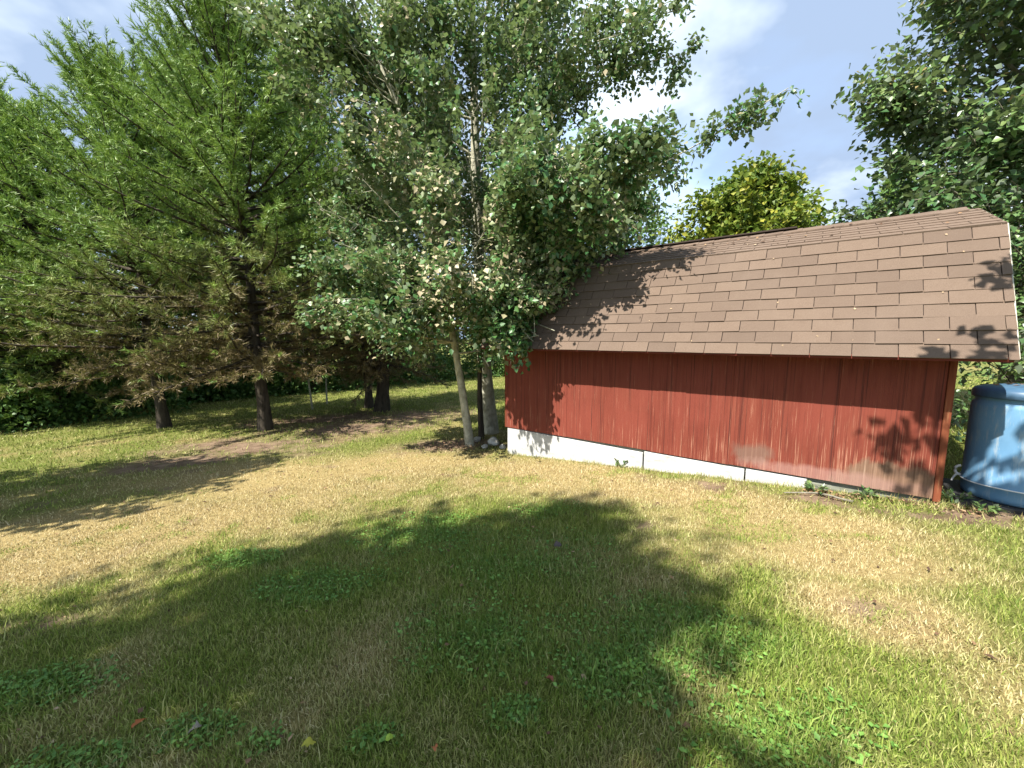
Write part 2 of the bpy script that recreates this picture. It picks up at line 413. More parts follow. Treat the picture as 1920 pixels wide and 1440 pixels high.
def broadleaf(name, label, cat, trunk, limbs, leaf, mats, seed, group=None, twigs=9, per=26, spread=0.16, twig_len=0.55, hang=0.35, rnd_bias=0.0, sides=9, clip=None, loose=0.0):
    """trunk: (n,4) of x,y,z,r; limbs: list of (start point, path, r0).  One Empty, a trunk with limbs, and a crown."""
    g = np.random.default_rng(seed)
    root = empty(name, tuple(trunk[0][:3])); tag(root, label, cat, group)
    base = np.array(trunk[0][:3])
    tp = spline(trunk, 22)
    tubes = [tube(tp[:, :3] - base, tp[:, 3], sides, 0.05, seed)]
    branches = []; C = []; D = []
    for path, r0, *tm in limbs:
        tmin = tm[0] if tm else 0.22
        n = len(path); branches.append(tube(path - base, np.linspace(r0, r0 * 0.25, n), 5, 0, 1))
        seglen = np.linalg.norm(path[-1] - path[0])
        k = max(3, int(twigs * seglen * (1 - tmin) / 1.17))
        for j in range(k):
            t = tmin + (1 - tmin) * g.uniform(0, 1.0) ** 0.8; f = t * (n - 1); i = min(int(f), n - 2); q = path[i] + (path[i + 1] - path[i]) * (f - i)
            axis_ = unit(path[i + 1] - path[i]); dirt = unit(axis_ * 0.7 + g.normal(0, 0.75, 3) + np.array([0, 0, 0.05]))
            tl = twig_len * g.uniform(0.5, 1.2) * (1.15 - 0.5 * t) * min(1.0, seglen) * (0.6 if tmin == 0.5 else 1)
            e = q + dirt * tl
            if clip is not None and np.all(clip(e)): continue
            mid = (q + e) / 2 + g.normal(0, 0.03, 3)
            branches.append(tube(np.array([q, mid, e]) - base, np.array([r0 * 0.22, r0 * 0.15, 0.003]).clip(0.003, 0.02), 3, 0, 1))
            m_ = int(per * g.uniform(0.6, 1.4) * (1 if g.uniform() > loose else 0.15) * (0.45 if tmin == 0.5 else 1))
            tt = g.uniform(0.15, 1.1, m_)[:, None]
            C.append(q + (e - q) * tt + g.normal(0, spread * tl, (m_, 3))); D.append(np.repeat(dirt[None], m_, 0))
    C = np.vstack(C); D = np.vstack(D); n = len(C)
    if clip is not None:
        ok = ~clip(C.T); C = C[ok]; D = D[ok]; n = len(C)
    ld = unit(0.5 * D + g.normal(0, 0.6, (n, 3)) + np.array([0, 0, -hang]))
    nn = unit(g.normal(0, 0.55, (n, 3)) + np.array([0, 0, 0.75]) + 0.25 * S)
    L = leaf[0] * g.uniform(0.65, 1.25, n); W = leaf[1] * g.uniform(0.7, 1.2, n)
    V, F = leaf_geo(C - base, ld, nn, L, W)
    rnd = np.clip(g.beta(2, 2.4, n) + rnd_bias + 0.9 * (fbm(C[:, 0] + C[:, 2], C[:, 1] - C[:, 2], 1.1, seed, 3) - 0.5), 0, 1)  # tone gathers in clusters; on the poplars it draws sunlit ones cream
    v, f = join(tubes); link('trunk', raw_mesh(name + '_trunk', v, [f], True), mats[1], root)
    v, f = join(branches); b_ = link('limbs', raw_mesh(name + '_limbs', v, [f], True), mats[1], root); b_['kind'] = 'stuff'
    cr = link('crown', raw_mesh(name + '_crown', V, [F], False, {'rnd': np.repeat(rnd, 4)}), mats[0], root); cr['kind'] = 'stuff'
    return root
def auto_limbs(trunk, count, h0, h1, length, el, curve, seed, prof=lambda t: 1.0, r=0.03, avoid=None):
    g = np.random.default_rng(seed); tp = spline(trunk, 40); out = []
    zs = tp[:, 2] - tp[0, 2]
    for i in range(count):
        t = (i + g.uniform(0, 1)) / count; h = h0 + (h1 - h0) * t
        k = int(np.argmin(np.abs(zs - h))); az = i * 2.39996 + g.normal(0, 0.4)
        ln = length * prof(t) * g.uniform(0.75, 1.15)
        e = el[0] + (el[1] - el[0]) * t + g.normal(0, 0.12)
        p = limb_path(tp[k, :3], az, e, ln, curve, g)
        out.append((p, max(0.008, r * (1 - 0.6 * t) * (0.6 + 0.4 * prof(t)))))
    return out

def conifer(name, label, base, height, bare, width, seed, mats, cat='tree', group=None, lean=(0, 0), r=0.13, whorl=0.26, per=6, el=(-0.25, 0.9), needle=(0.10, 0.013), tuft=22, brown=0.5, brown_h=2.6, twig=(0.22, 0.42), top=0.25, shape=0.8, droop=0.0, dead=True, dens=1.0):
    g = np.random.default_rng(seed)
    base = np.array(base, float)
    root = empty(name, tuple(base)); tag(root, label, cat, group)
    hs = np.linspace(0, height, 14); cv = (hs / height) ** 1.3
    tr = np.stack([lean[0] * cv + 0.02 * np.sin(hs * 2), lean[1] * cv + 0.02 * np.cos(hs * 1.7), hs - 0.1], 1)
    rad = r * (1 - 0.92 * hs / height); rad[0] *= 1.35
    link('trunk', raw_mesh(name + '_trunk', *[(lambda v, f: (v, [f]))(*tube(tr, rad, 12, 0.07, seed))][0], True), mats[1], root)
    br = []; TP = []; TD = []; TB = []; TL = []
    h = bare
    while h < height - 0.1:
        t = (h - bare) / (height - bare)
        x0 = np.array([np.interp(h, hs, tr[:, 0]), np.interp(h, hs, tr[:, 1]), h])
        a0 = g.uniform(0, 6.28)
        n_b = per if t < 0.85 else max(3, per - 2)
        for k in range(n_b):
            ln = width * ((1 - t) ** shape * 0.93 + top * (1 - t) ** 0.3 * 0.3) * g.uniform(0.62, 1.12)
            if t < 0.12: ln *= g.uniform(0.55, 1.0)
            ln = max(ln, 0.22)
            e = el[0] + (el[1] - el[0]) * t ** 1.1 + g.normal(0, 0.12)
            p = limb_path(x0, a0 + k * 6.283 / n_b + g.normal(0, 0.3), e, ln, 0.30 - droop, g, 6, 0.16)
            br.append(tube(p, np.linspace(0.012 + 0.018 * ln * 0.6, 0.003, 6), 4, 0, 1))
            m_ = max(3, int((7 * ln + 2) * dens))
            for j in range(m_):
                s_ = 0.18 + 0.82 * (j + g.uniform(0, 1)) / m_; f = min(s_, 1) * 5; i = min(int(f), 4); q = p[i] + (p[i + 1] - p[i]) * (f - i)
                ax = unit(p[i + 1] - p[i]); sd = unit(np.cross(ax, [0, 0, 1.0])) * (1 if g.uniform() > 0.5 else -1)
                d = unit(ax * g.uniform(0.2, 0.9) + sd * g.uniform(0.1, 1.0) + np.array([0, 0, g.normal(0.10 - droop, 0.42)]) + g.normal(0, 0.2, 3))
                l = g.uniform(*twig) * (1.15 - 0.45 * s_)
                TP.append(q); TD.append(d); TL.append(l); TB.append(np.clip(brown * (1.0 - (h + (q[2] - x0[2])) / brown_h) + (0.35 * (1 - s_)) * brown + g.normal(0, 0.18), 0, 1))
            TP.append(p[-1]); TD.append(unit(p[-1] - p[-2])); TL.append(g.uniform(*twig)); TB.append(0.0)
        h += whorl * g.uniform(0.75, 1.2) * (1.0 - 0.3 * t)
    TP = np.array(TP); TD = np.array(TD); TL = np.array(TL); TB = np.array(TB)
    for q, d, l in zip(TP[::2], TD[::2], TL[::2]): br.append(tube(np.array([q, q + d * l]), np.array([0.005, 0.002]), 3, 0, 1))
    n = len(TP); I = np.repeat(np.arange(n), tuft); k = len(I)
    s_ = g.uniform(0.05, 1.0, k); P = TP[I] + TD[I] * (TL[I] * s_)[:, None]
    ra = g.normal(0, 1, (k, 3)); ra = unit(ra - (ra * TD[I]).sum(1, keepdims=True) * TD[I])
    D = unit(TD[I] * g.uniform(0.5, 1.2, k)[:, None] + ra * 0.75)
    L = needle[0] * g.uniform(0.7, 1.25, k); W = needle[1] * g.uniform(0.7, 1.3, k)
    Sd = unit(np.cross(D, g.normal(0, 1, (k, 3))))
    V = np.stack([P - Sd * (W / 2)[:, None], P + Sd * (W / 2)[:, None], P + D * L[:, None]], 1).reshape(-1, 3)
    i3 = np.arange(k)[:, None] * 3; F = np.hstack([i3, i3 + 1, i3 + 2])
    rt = g.beta(2, 2, n)[I] * 0.65 + g.uniform(0, 0.35, k)
    v, f = join(br); b_ = link('limbs', raw_mesh(name + '_limbs', v, [f], True), mats[1], root); b_['kind'] = 'stuff'
    c_ = link('crown', raw_mesh(name + '_crown', V, [F], False, {'rnd': np.repeat(np.clip(rt, 0, 1), 3), 'tone': np.repeat(TB[I], 3)}), mats[0], root); c_['kind'] = 'stuff'
    return root

# ------------------------------------------------------------------ the poplars beside the shed
PB = (M['poplar_leaf'], M['poplar_bark'])
pb = at(922, 812)
AX = up(894, 330, pb[1] - 0.12)
def roof_keep(P):
    """true where a leaf would be inside the shed or its roof"""
    lx = (P[0] - C0[0]) * dv2[0] + (P[1] - C0[1]) * dv2[1]; ly = (P[0] - C0[0]) * nv2[0] + (P[1] - C0[1]) * nv2[1]
    top = np.where(ly < 0.343, 1.45 + 1.706 * (ly + 0.3176), np.where(ly < 1.2, 2.575 + 0.37 * (ly - 0.343), 2.9 - 0.37 * (ly - 1.2)))
    return (lx > -0.3) & (lx < LEN + 0.3) & (ly > -0.36) & (ly < DEP + 0.4) & (P[2] < top + 0.06)
def keep_clear(P):
    lx = (P[0] - C0[0]) * dv2[0] + (P[1] - C0[1]) * dv2[1]; ly = (P[0] - C0[0]) * nv2[0] + (P[1] - C0[1]) * nv2[1]
    low = (lx > 0.75) & (ly > -2.2) & (ly < 1.2) & (P[2] < 1.55 + 0.45 * lx)      # the boughs stop short of the wall front
    px = P[0] / P[1]; tx = -0.093 + 0.0 * px      # a thin place in the leaves that shows the pale trunk
    gap = (np.abs(px - tx) < 0.026) & (P[1] < 7.1) & (P[2] > 2.4) & (fbm(P[2] * 1.0, P[0] * 0 + 3.3, 0.9, 17, 2) > 0.42)
    ddx = P[0] - AX[0]; ddy = P[1] - AX[1]; h_ = math.hypot(S[0], S[1]); al = (ddx * S[0] + ddy * S[1]) / h_; pe = np.abs(ddx * S[1] - ddy * S[0]) / h_
    slit = (pe < 0.17) & (al > 0.0) & (P[2] > 2.3) & (fbm(P[2] * 0.8, al * 0.3, 0.9, 23, 2) > 0.36)  # leaves cut away towards the sun so light reaches the trunk
    return roof_keep(P) | low | gap | slit | (P[2] < 0.9)
Y0 = pb[1]
tr = [[*pb - [0, 0, 0.08], 0.18], [*up(913, 730, Y0), 0.14], [*up(905, 650, Y0), 0.128], [*up(897, 480, Y0 - 0.1), 0.11], [*up(892, 300, Y0 - 0.15), 0.09], [*up(886, 60, Y0 - 0.2), 0.055], [*(up(884, 0, Y0 - 0.2) + [0, 0, 2.2]), 0.036], [*(up(884, 0, Y0 - 0.2) + [0, 0, 4.4]), 0.012]]
lim = auto_limbs(tr, 84, 1.9, 10.6, 3.0, (0.0, 1.0), 0.35, 31, lambda t: 1.0 - 0.4 * t ** 1.4, 0.035)
g0 = np.random.default_rng(5)
lb = spline([up(893, 470, Y0 - 0.1), up(1100, 380, 6.2), up(1280, 290, 6.0), up(1390, 225, 6.0), up(1478, 165, 6.0)], 9)
lim.append((lb, 0.020, 0.5))
for uu, vv, yy in [(1040, 560, 6.0), (1090, 520, 5.9), (1160, 470, 6.1), (1210, 380, 6.4), (1250, 300, 6.6), (1000, 590, 5.8), (965, 620, 5.7), (940, 610, 5.6), (980, 600, 5.4), (1020, 570, 5.4), (950, 560, 5.5), (1000, 640, 5.45), (975, 640, 5.5), (1040, 620, 5.3), (1010, 630, 5.45), (1060, 600, 5.7), (985, 560, 5.6), (1040, 500, 5.7), (1120, 450, 6.2), (1030, 290, 4.9), (1080, 330, 4.8), (1130, 380, 4.9), (980, 330, 4.8), (1180, 330, 5.2), (1160, 400, 5.0), (1230, 300, 5.0), (1190, 260, 4.7), (1100, 430, 5.1), (1290, 100, 6.4), (1270, 20, 6.2), (1180, 60, 6.0)]:
    e = up(uu, vv, yy); st = up(900, min(vv + 120, 600), Y0 - 0.1)
    md = (st + e) / 2 + np.array([0, 0, 0.18]); lim.append((spline([st, md, e], 7), 0.022))
broadleaf('poplar_tree', 'tall pale trunked poplar by the shed corner, a long bough over the roof', 'tree', tr, lim, (0.082, 0.070), PB, 51, 'poplars by the shed', twigs=15, per=46, spread=0.22, twig_len=0.62, clip=keep_clear)
# the slimmer one leaning left
pc = at(882, 834); Y1 = pc[1]
tr = [[*pc - [0, 0, 0.06], 0.09], [*up(868, 740, Y1), 0.068], [*up(858, 680, Y1), 0.06], [*up(842, 590, Y1), 0.054], [*up(816, 440, Y1 - 0.1), 0.046], [*up(795, 320, Y1 - 0.15), 0.04], [*up(725, 150, Y1 - 0.2), 0.03], [*(up(660, 0, Y1 - 0.2)), 0.018], [*(up(640, 0, Y1 - 0.2) + [-0.1, 0, 0.9]), 0.008]]
lim = auto_limbs(tr, 50, 1.7, 6.9, 2.2, (-0.05, 0.9), 0.3, 37, lambda t: 1 - 0.45 * t, 0.024)
for uu, vv, yy in [(590, 600, 6.2), (640, 560, 6.0), (610, 480, 6.2), (720, 600, 5.9), (700, 500, 5.6), (600, 390, 6.2), (760, 570, 5.4), (835, 500, 5.2), (880, 480, 5.1), (560, 110, 6.6), (500, 60, 6.6), (620, 260, 6.0), (540, 170, 6.4), (470, 20, 6.9), (540, 10, 6.7), (590, 40, 6.5), (610, 150, 6.2), (650, 60, 6.4)]:
    e = up(uu, vv, yy); st = up(845 - (600 - min(vv + 130, 600)) * 0.24, min(vv + 130, 600), Y1 - 0.1)
    md = (st + e) / 2 + np.array([0, 0, 0.15]); lim.append((spline([st, md, e], 7), 0.018))
broadleaf('poplar_tree', 'slimmer poplar leaning left, its foot nearest the camera', 'tree', tr, lim, (0.088, 0.076), PB, 57, 'poplars by the shed', rnd_bias=0.10, twigs=14, per=38, spread=0.22, twig_len=0.58, clip=keep_clear)
# a short dark stem between them
pd = at(903, 822)
tr = [[*pd - [0, 0, 0.06], 0.06], [*up(899, 740, pd[1] + 0.1), 0.05], [*up(900, 640, pd[1] + 0.1), 0.04], [*up(930, 500, pd[1] + 0.2), 0.026], [*up(960, 330, pd[1] + 0.3), 0.01]]
lim = auto_limbs(tr, 13, 1.7, 4.3, 1.3, (0.1, 0.8), 0.3, 41, lambda t: 1 - 0.5 * t, 0.016)
broadleaf('poplar_tree', 'thin dark barked stem squeezed between the two pale poplar trunks', 'tree', tr, lim, (0.078, 0.068), (M['poplar_leaf'], M['dark_bark']), 59, 'poplars by the shed', twigs=10, per=24, spread=0.22, twig_len=0.5, clip=keep_clear)

# ------------------------------------------------------------------ conifers on the left
PN = (M['pine_needle'], M['dark_bark']); CN = (M['cedar_needle'], M['dark_bark'])
b1 = at(306, 802); b2 = at(497, 806); b3 = at(691, 765); b4 = at(716, 770)
PK = dict(group='pines at the lawn edge', per=8, whorl=0.27, shape=0.42, top=0.9, el=(-0.2, 0.95))
NEAR = dict(twig=(0.14, 0.32), dens=2.3, tuft=17, needle=(0.11, 0.017)); FAR = dict(twig=(0.2, 0.42), dens=1.1, tuft=16, needle=(0.15, 0.032))
conifer('pine_tree', 'broad green pine, the left of the two dark trunks on the lawn', b1, 8.6, 1.6, 2.9, 61, PN, lean=(-0.75, 0.2), r=0.125, brown=1.5, brown_h=3.9, **PK, **NEAR)
conifer('pine_tree', 'tall pine with a straight dark trunk, brown dead needles low in its crown', b2, 10.2, 1.55, 2.75, 62, PN, lean=(-0.6, 0.25), r=0.14, brown=1.6, brown_h=4.4, **PK, **NEAR)
CK = dict(group='cedars beyond the poplars', brown=1.3, brown_h=4.0, whorl=0.24, needle=(0.11, 0.022), tuft=16, droop=0.25, shape=0.5, top=0.7, dens=1.6, twig=(0.16, 0.34))
conifer('cedar_tree', 'slender cedar with a thin dark trunk behind the leaning poplar', b3, 7.6, 1.3, 2.0, 63, CN, r=0.12, lean=(-0.15, 0.1), **CK)
conifer('cedar_tree', 'thick trunked cedar leaning right behind the leaning poplar', b4, 8.4, 1.4, 2.2, 64, CN, r=0.2, lean=(0.9, 0.3), **CK)
conifer('pine_tree', 'grey green pine standing in the wood edge at the left of the view', (-15.4, 11.8, float(gz(-15.4, 11.8))), 9.3, 1.0, 3.3, 65, PN, r=0.15, brown=0.3, brown_h=3.0, **PK, **FAR)
conifer('pine_tree', 'taller pine rising behind the row of pines', (-13.4, 17.6, float(gz(-13.4, 17.6))), 13.2, 1.5, 3.9, 66, PN, r=0.18, brown=0.4, brown_h=3.0, **PK, **FAR)
conifer('pine_tree', 'tall full crowned pine in the wood, showing between the two front pines', (-9.2, 18.6, float(gz(-9.2, 18.6))), 14.5, 2.0, 3.9, 68, PN, r=0.15, brown=0.9, brown_h=4.5, **PK, **FAR)
conifer('pine_tree', 'shorter pine at the wood edge left of the two free standing trunks', (-13.4, 11.8, float(gz(-13.4, 11.8))), 8.2, 1.2, 2.8, 69, PN, r=0.14, brown=0.6, brown_h=3.4, **PK, **FAR)
conifer('small_pine', 'young pine whose pale tips just clear the ridge of the shed roof', (12.6, 14.0, float(gz(12.6, 14.0))), 6.7, 2.6, 1.6, 67, PN, r=0.08, brown=0.2, brown_h=2.0, needle=(0.17, 0.026), tuft=20, el=(0.1, 1.1))

# ------------------------------------------------------------------ the wood beyond the lawn
def simple_tree(name, label, base, height, crown_r, bare, seed, mats, leaf, group=None, count=34, twigs=9, per=22, r=0.12, cat='tree', el=(0.0, 1.1), twig_len=0.8, bias=0.0, prof=None, clip=None, lean=(0, 0), loose=0.0):
    b = np.array([base[0], base[1], float(gz(base[0], base[1]))])
    tr = [[*(b - [0, 0, 0.1]), r * 1.2], [*(b + [lean[0] * 0.2, lean[1] * 0.2, height * 0.3]), r * 0.85], [*(b + [lean[0] * 0.6, lean[1] * 0.6, height * 0.65]), r * 0.5], [*(b + [lean[0], lean[1], height]), 0.015]]
    prof = prof or (lambda t: math.sqrt(max(0.05, 1 - (1.5 * t - 0.55) ** 2)) if t < 0.95 else 0.3)
    lim = auto_limbs(tr, count, bare, height * 0.96, crown_r, el, 0.35, seed, prof, r * 0.3)
    return broadleaf(name, label, cat, tr, lim, leaf, mats, seed + 1, group, twigs=twigs, per=per, spread=0.28, twig_len=twig_len, rnd_bias=bias, sides=8, clip=clip, loose=loose)
WL = (M['wood_leaf'], M['dark_bark']); gw = 'trees along the wood edge'
woods = [((-20.0, 11.5), 8.5, 3.0, 0.5, 'leafy tree at the far left end of the wood edge'),
         ((-16.4, 10.0), 4.8, 2.2, 0.2, 'low leafy tree at the left edge beside the pines'),
         ((-17.0, 13.2), 7.5, 2.8, 0.4, 'low spreading tree in the wood behind the leftmost pine'),
         ((-14.4, 16.8), 9.0, 3.0, 0.5, 'tall leafy tree in the wood between the two front pine trunks'),
         ((-10.8, 19.4), 8.5, 3.0, 0.4, 'leafy tree in the wood behind the straight pine trunk'),
         ((-7.4, 22.2), 9.5, 3.2, 0.4, 'leafy tree in the wood behind the two bare saplings'),
         ((-3.4, 25.4), 9.5, 3.4, 0.5, 'leafy tree in the wood seen between the cedars and the poplars'),
         ((1.2, 24.0), 9.5, 3.4, 0.5, 'leafy tree in the wood directly behind the poplar trunks'),
         ((5.0, 19.0), 8.0, 3.0, 0.5, 'green tree beyond the shed, half hidden by the poplar crown')]
for i, (b, h, cr, ba, lab) in enumerate(woods):
    simple_tree('woodland_tree', lab, b, h, cr, ba, 300 + 7 * i, WL, (0.17, 0.13), gw, count=44, twigs=7, per=20, el=(-0.15, 1.0), twig_len=1.0)
# dense low growth under them
def thicket(name, label, pts, seed, leaf=0.13, n=900, r=1.0, matk='wood_leaf', h=1.5):
    g = np.random.default_rng(seed); C = []
    for (x, y) in pts:
        rr = r * g.uniform(0.8, 1.3); k = int(n * g.uniform(0.8, 1.2))
        d = unit(g.normal(0, 1, (k, 3))) * (g.uniform(0.35, 1, k) ** 0.5)[:, None]
        d[:, 2] = np.abs(d[:, 2]) * h * g.uniform(0.8, 1.25); d[:, :2] *= rr
        d *= (0.75 + 0.45 * fbm(d[:, 0] * 3 + x, d[:, 2] * 3 + y, 1.0, seed, 2))[:, None]
        C.append(d + np.array([x, y, float(gz(x, y))]))
    C = np.vstack(C); k = len(C)
    V, F = leaf_geo(C, unit(g.normal(0, 1, (k, 3)) + [0, 0, -0.3]), unit(g.normal(0, 0.6, (k, 3)) + [0, 0, 0.7]), leaf * g.uniform(0.6, 1.3, k), leaf * 0.75 * g.uniform(0.6, 1.3, k))
    o = link(name, raw_mesh(name, V, [F], False, {'rnd': np.repeat(g.beta(2, 2.6, k), 4)}), M[matk])
    return tag(o, label, kind='stuff')
pts = [(-19.4 + 16.0 * t + g0.normal(0, 0.4), 11.2 + 12.6 * t ** 1.1 + g0.normal(0, 0.4)) for t in np.linspace(0, 1, 28)] + [(-2 + 8 * t, 24 - 1.5 * t) for t in np.linspace(0, 1, 9)]
thicket('undergrowth', 'dark tangled undergrowth along the foot of the wood', pts, 77, 0.15, 900, 1.15, h=1.6)
pts = [(-21.5 + 17 * t + g0.normal(0, 0.6), 12.5 + 14.5 * t + g0.normal(0, 0.5)) for t in np.linspace(0, 1, 18)] + [(-1 + 12 * t, 27 - 2 * t) for t in np.linspace(0, 1, 9)]
thicket('far_undergrowth', 'deeper dark growth inside the wood', pts, 78, 0.22, 900, 1.7, h=3.4)

thicket('hedge_growth', 'leafy bushes hiding the foot of the wood at the left edge', [(-16.2, 9.0), (-15.2, 9.8), (-14.3, 10.6), (-13.4, 11.0), (-12.7, 12.2), (-11.9, 13.3), (-17.2, 8.6)], 79, 0.13, 1300, 0.95, h=1.9)

# saplings on the bright strip
for (u, v), h, lean, lab, sd in [((586, 768), 2.5, (-0.25, 0), 'bare pale sapling forking into a few leafy twigs on the sunny strip', 81), ((613, 758), 1.9, (0.04, 0), 'single thin straight sapling stem right of the forked sapling', 83)]:
    b = at(u, v); tr = [[*(b - [0, 0, 0.05]), 0.032], [*(b + [lean[0] * 0.3, 0, h * 0.4]), 0.024], [*(b + [lean[0], 0, h]), 0.008]]
    lim = auto_limbs(tr, 9 if sd == 81 else 5, h * 0.5, h, 0.8, (0.5, 1.0), 0.2, sd, lambda t: 1 - 0.4 * t, 0.012)
    broadleaf('sapling', lab, 'sapling', tr, lim, (0.08, 0.06), (M['wood_leaf'], M['poplar_bark']), sd + 1, 'saplings on the strip', twigs=7, per=7, spread=0.3, twig_len=0.4)

# ------------------------------------------------------------------ trees behind the shed
simple_tree('maple_tree', 'yellow green maple with a rounded crown beyond the shed roof', (7.9, 13.8), 6.0, 2.9, 1.0, 401, (M['maple_leaf'], M['grey_bark']), (0.17, 0.15), count=80, twigs=11, per=28, r=0.15, el=(-0.1, 1.25), twig_len=0.8)
simple_tree('oak_tree', 'big dark green broadleaf tree rising behind the right end of the shed', (8.15, 6.5), 9.8, 2.45, 1.5, 421, (M['oak_leaf'], M['grey_bark']), (0.115, 0.095), count=95, twigs=13, per=36, r=0.16, el=(-0.1, 1.1), twig_len=0.7, clip=roof_keep)
simple_tree('shrub', 'dark leafy shrub between the shed end and the blue barrel', (6.5, 4.9), 3.0, 1.3, 0.2, 441, (M['oak_leaf'], M['dark_bark']), (0.09, 0.07), count=26, twigs=9, per=26, r=0.05, cat='shrub', clip=roof_keep)
simple_tree('shrub', 'dark shrub behind the shed by the far roof end', (7.3, 3.9), 3.6, 1.3, 0.2, 451, (M['oak_leaf'], M['dark_bark']), (0.09, 0.07), count=26, twigs=9, per=26, r=0.05, cat='shrub', clip=roof_keep)

# ------------------------------------------------------------------ trees that stand outside the view and throw their shade into it
simple_tree('shade_tree', 'rounded yard tree behind the photographer, shading the near lawn', (-6.35, -3.0), 12.6, 2.4, 6.7, 501, (M['oak_leaf'], M['grey_bark']), (0.16, 0.13), count=84, twigs=11, per=12, r=0.14, el=(0.0, 1.2), twig_len=0.8)
simple_tree('shade_tree', 'yard tree outside the left of the view, shading the ground by the pines', (-8.6, 3.0), 6.6, 2.1, 2.0, 521, (M['oak_leaf'], M['grey_bark']), (0.15, 0.12), count=46, twigs=9, per=24, r=0.13, el=(0.0, 1.2), twig_len=0.8)
# a tree beside the camera on the right: one bough reaches out above the frame
def boughs(ends, start):
    return [(spline([start, (np.array(start) + np.array(e)) / 2 + [0, 0, 0.3], e], 9), 0.03, 0.78) for e in ends]
b = np.array([4.6, -1.6, float(gz(4.6, -1.6))])
tr = [[*(b - [0, 0, 0.1]), 0.16], [*(b + [0, 0.1, 2.2]), 0.13], [*(b + [-0.1, 0.2, 4.4]), 0.08], [*(b + [-0.2, 0.2, 6.2]), 0.02]]
lim = boughs([(1.80, 1.75, 4.1), (1.95, 1.95, 4.2), (2.74, 2.33, 4.4), (2.55, 1.95, 4.1)], (4.55, -1.4, 3.6)) + auto_limbs(tr, 14, 3.2, 6.0, 1.2, (0.2, 1.1), 0.3, 541, lambda t: 1 - 0.4 * t, 0.03)
broadleaf('shade_tree', 'yard tree outside the right of the view, its bough dappling shed and barrel', 'tree', tr, lim, (0.12, 0.1), (M['oak_leaf'], M['grey_bark']), 543, twigs=9, per=18, spread=0.25, twig_len=0.45)

# ------------------------------------------------------------------ the shed
def box(bm, x0, x1, y0, y1, z0, z1):
    v = [bm.verts.new((x, y, z)) for z in (z0, z1) for y in (y0, y1) for x in (x0, x1)]
    for f in ((0, 2, 3, 1), (4, 5, 7, 6), (0, 1, 5, 4), (1, 3, 7, 5), (3, 2, 6, 7), (2, 0, 4, 6)): bm.faces.new([v[i] for i in f])
    return v
def prism(bm, poly, axis, a, b):
    """poly of 2-D points extruded along one axis from a to b"""
    def P(p, t): return {'x': (t, p[0], p[1]), 'y': (p[0], t, p[1]), 'z': (p[0], p[1], t)}[axis]
    A = [bm.verts.new(P(p, a)) for p in poly]; B = [bm.verts.new(P(p, b)) for p in poly]
    n = len(poly); bm.faces.new(A[::-1]); bm.faces.new(B)
    for i in range(n): bm.faces.new((A[i], A[(i + 1) % n], B[(i + 1) % n], B[i]))
    return A + B
def bm_obj(name, bm, mat_, parent=None, bevel=0.0, smooth=False):
    bmesh.ops.recalc_face_normals(bm, faces=bm.faces)
    if bevel: bmesh.ops.bevel(bm, geom=list(bm.edges), offset=bevel, segments=1, affect='EDGES', profile=0.5)
    me = bpy.data.meshes.new(name); bm.to_mesh(me); bm.free()
    if smooth: me.polygons.foreach_set('use_smooth', [True] * len(me.polygons))
    return link(name, me, mat_, parent)

# red siding: painted plywood, streaked, peeling and rotted towards the foot
m, nt, out = mat('red_siding')
oc = objco(nt)
st1 = noise(nt, objco(nt, 18, 4, 0.8), 1.0, 6, 0.66)
st2 = noise(nt, objco(nt, 95, 8, 1.7), 1.0, 6, 0.68)
big = noise(nt, objco(nt, 1.6, 1, 1.2), 1.0, 4, 0.55)
paint = ramp(nt, [(0.22, (0.080, 0.014, 0.010)), (0.42, (0.145, 0.030, 0.018)), (0.6, (0.178, 0.042, 0.025)), (0.8, (0.25, 0.088, 0.056))], st1).outputs['Color']
paint = mixc(nt, ramp(nt, [(0.42, (0, 0, 0)), (0.62, (0.8, 0.8, 0.8))], big).outputs['Color'], paint, (0.19, 0.042, 0.027))
sx_ = N(nt, 'ShaderNodeSeparateXYZ'); nt.links.new(oc, sx_.inputs[0])
lowx = mth(nt, 'MULTIPLY', mth(nt, 'SUBTRACT', sx_.outputs['X'], 2.0), 0.36, True)
lowz = mth(nt, 'SUBTRACT', 1.0, mth(nt, 'MULTIPLY', mth(nt, 'SUBTRACT', sx_.outputs['Z'], 0.17), 1.25), True)
wear = mth(nt, 'MULTIPLY', mth(nt, 'ADD', mth(nt, 'MULTIPLY', lowx, 0.75), 0.30), lowz)
pm = mth(nt, 'ADD', st2, mth(nt, 'MULTIPLY', wear, 0.13))
peel = ramp(nt, [(0.605, (0, 0, 0)), (0.71, (0.85, 0.85, 0.85))], pm).outputs['Color']
bare = ramp(nt, [(0.3, (0.30, 0.12, 0.07)), (0.7, (0.48, 0.28, 0.19))], st1).outputs['Color']
cr_ = noise(nt, objco(nt, 62, 8, 0.55), 1.0, 5, 0.6)
paint = mixc(nt, ramp(nt, [(0.55, (0, 0, 0)), (0.67, (0.9, 0.9, 0.9))], cr_).outputs['Color'], paint, (0.055, 0.014, 0.010))
c = mixc(nt, peel, paint, bare)
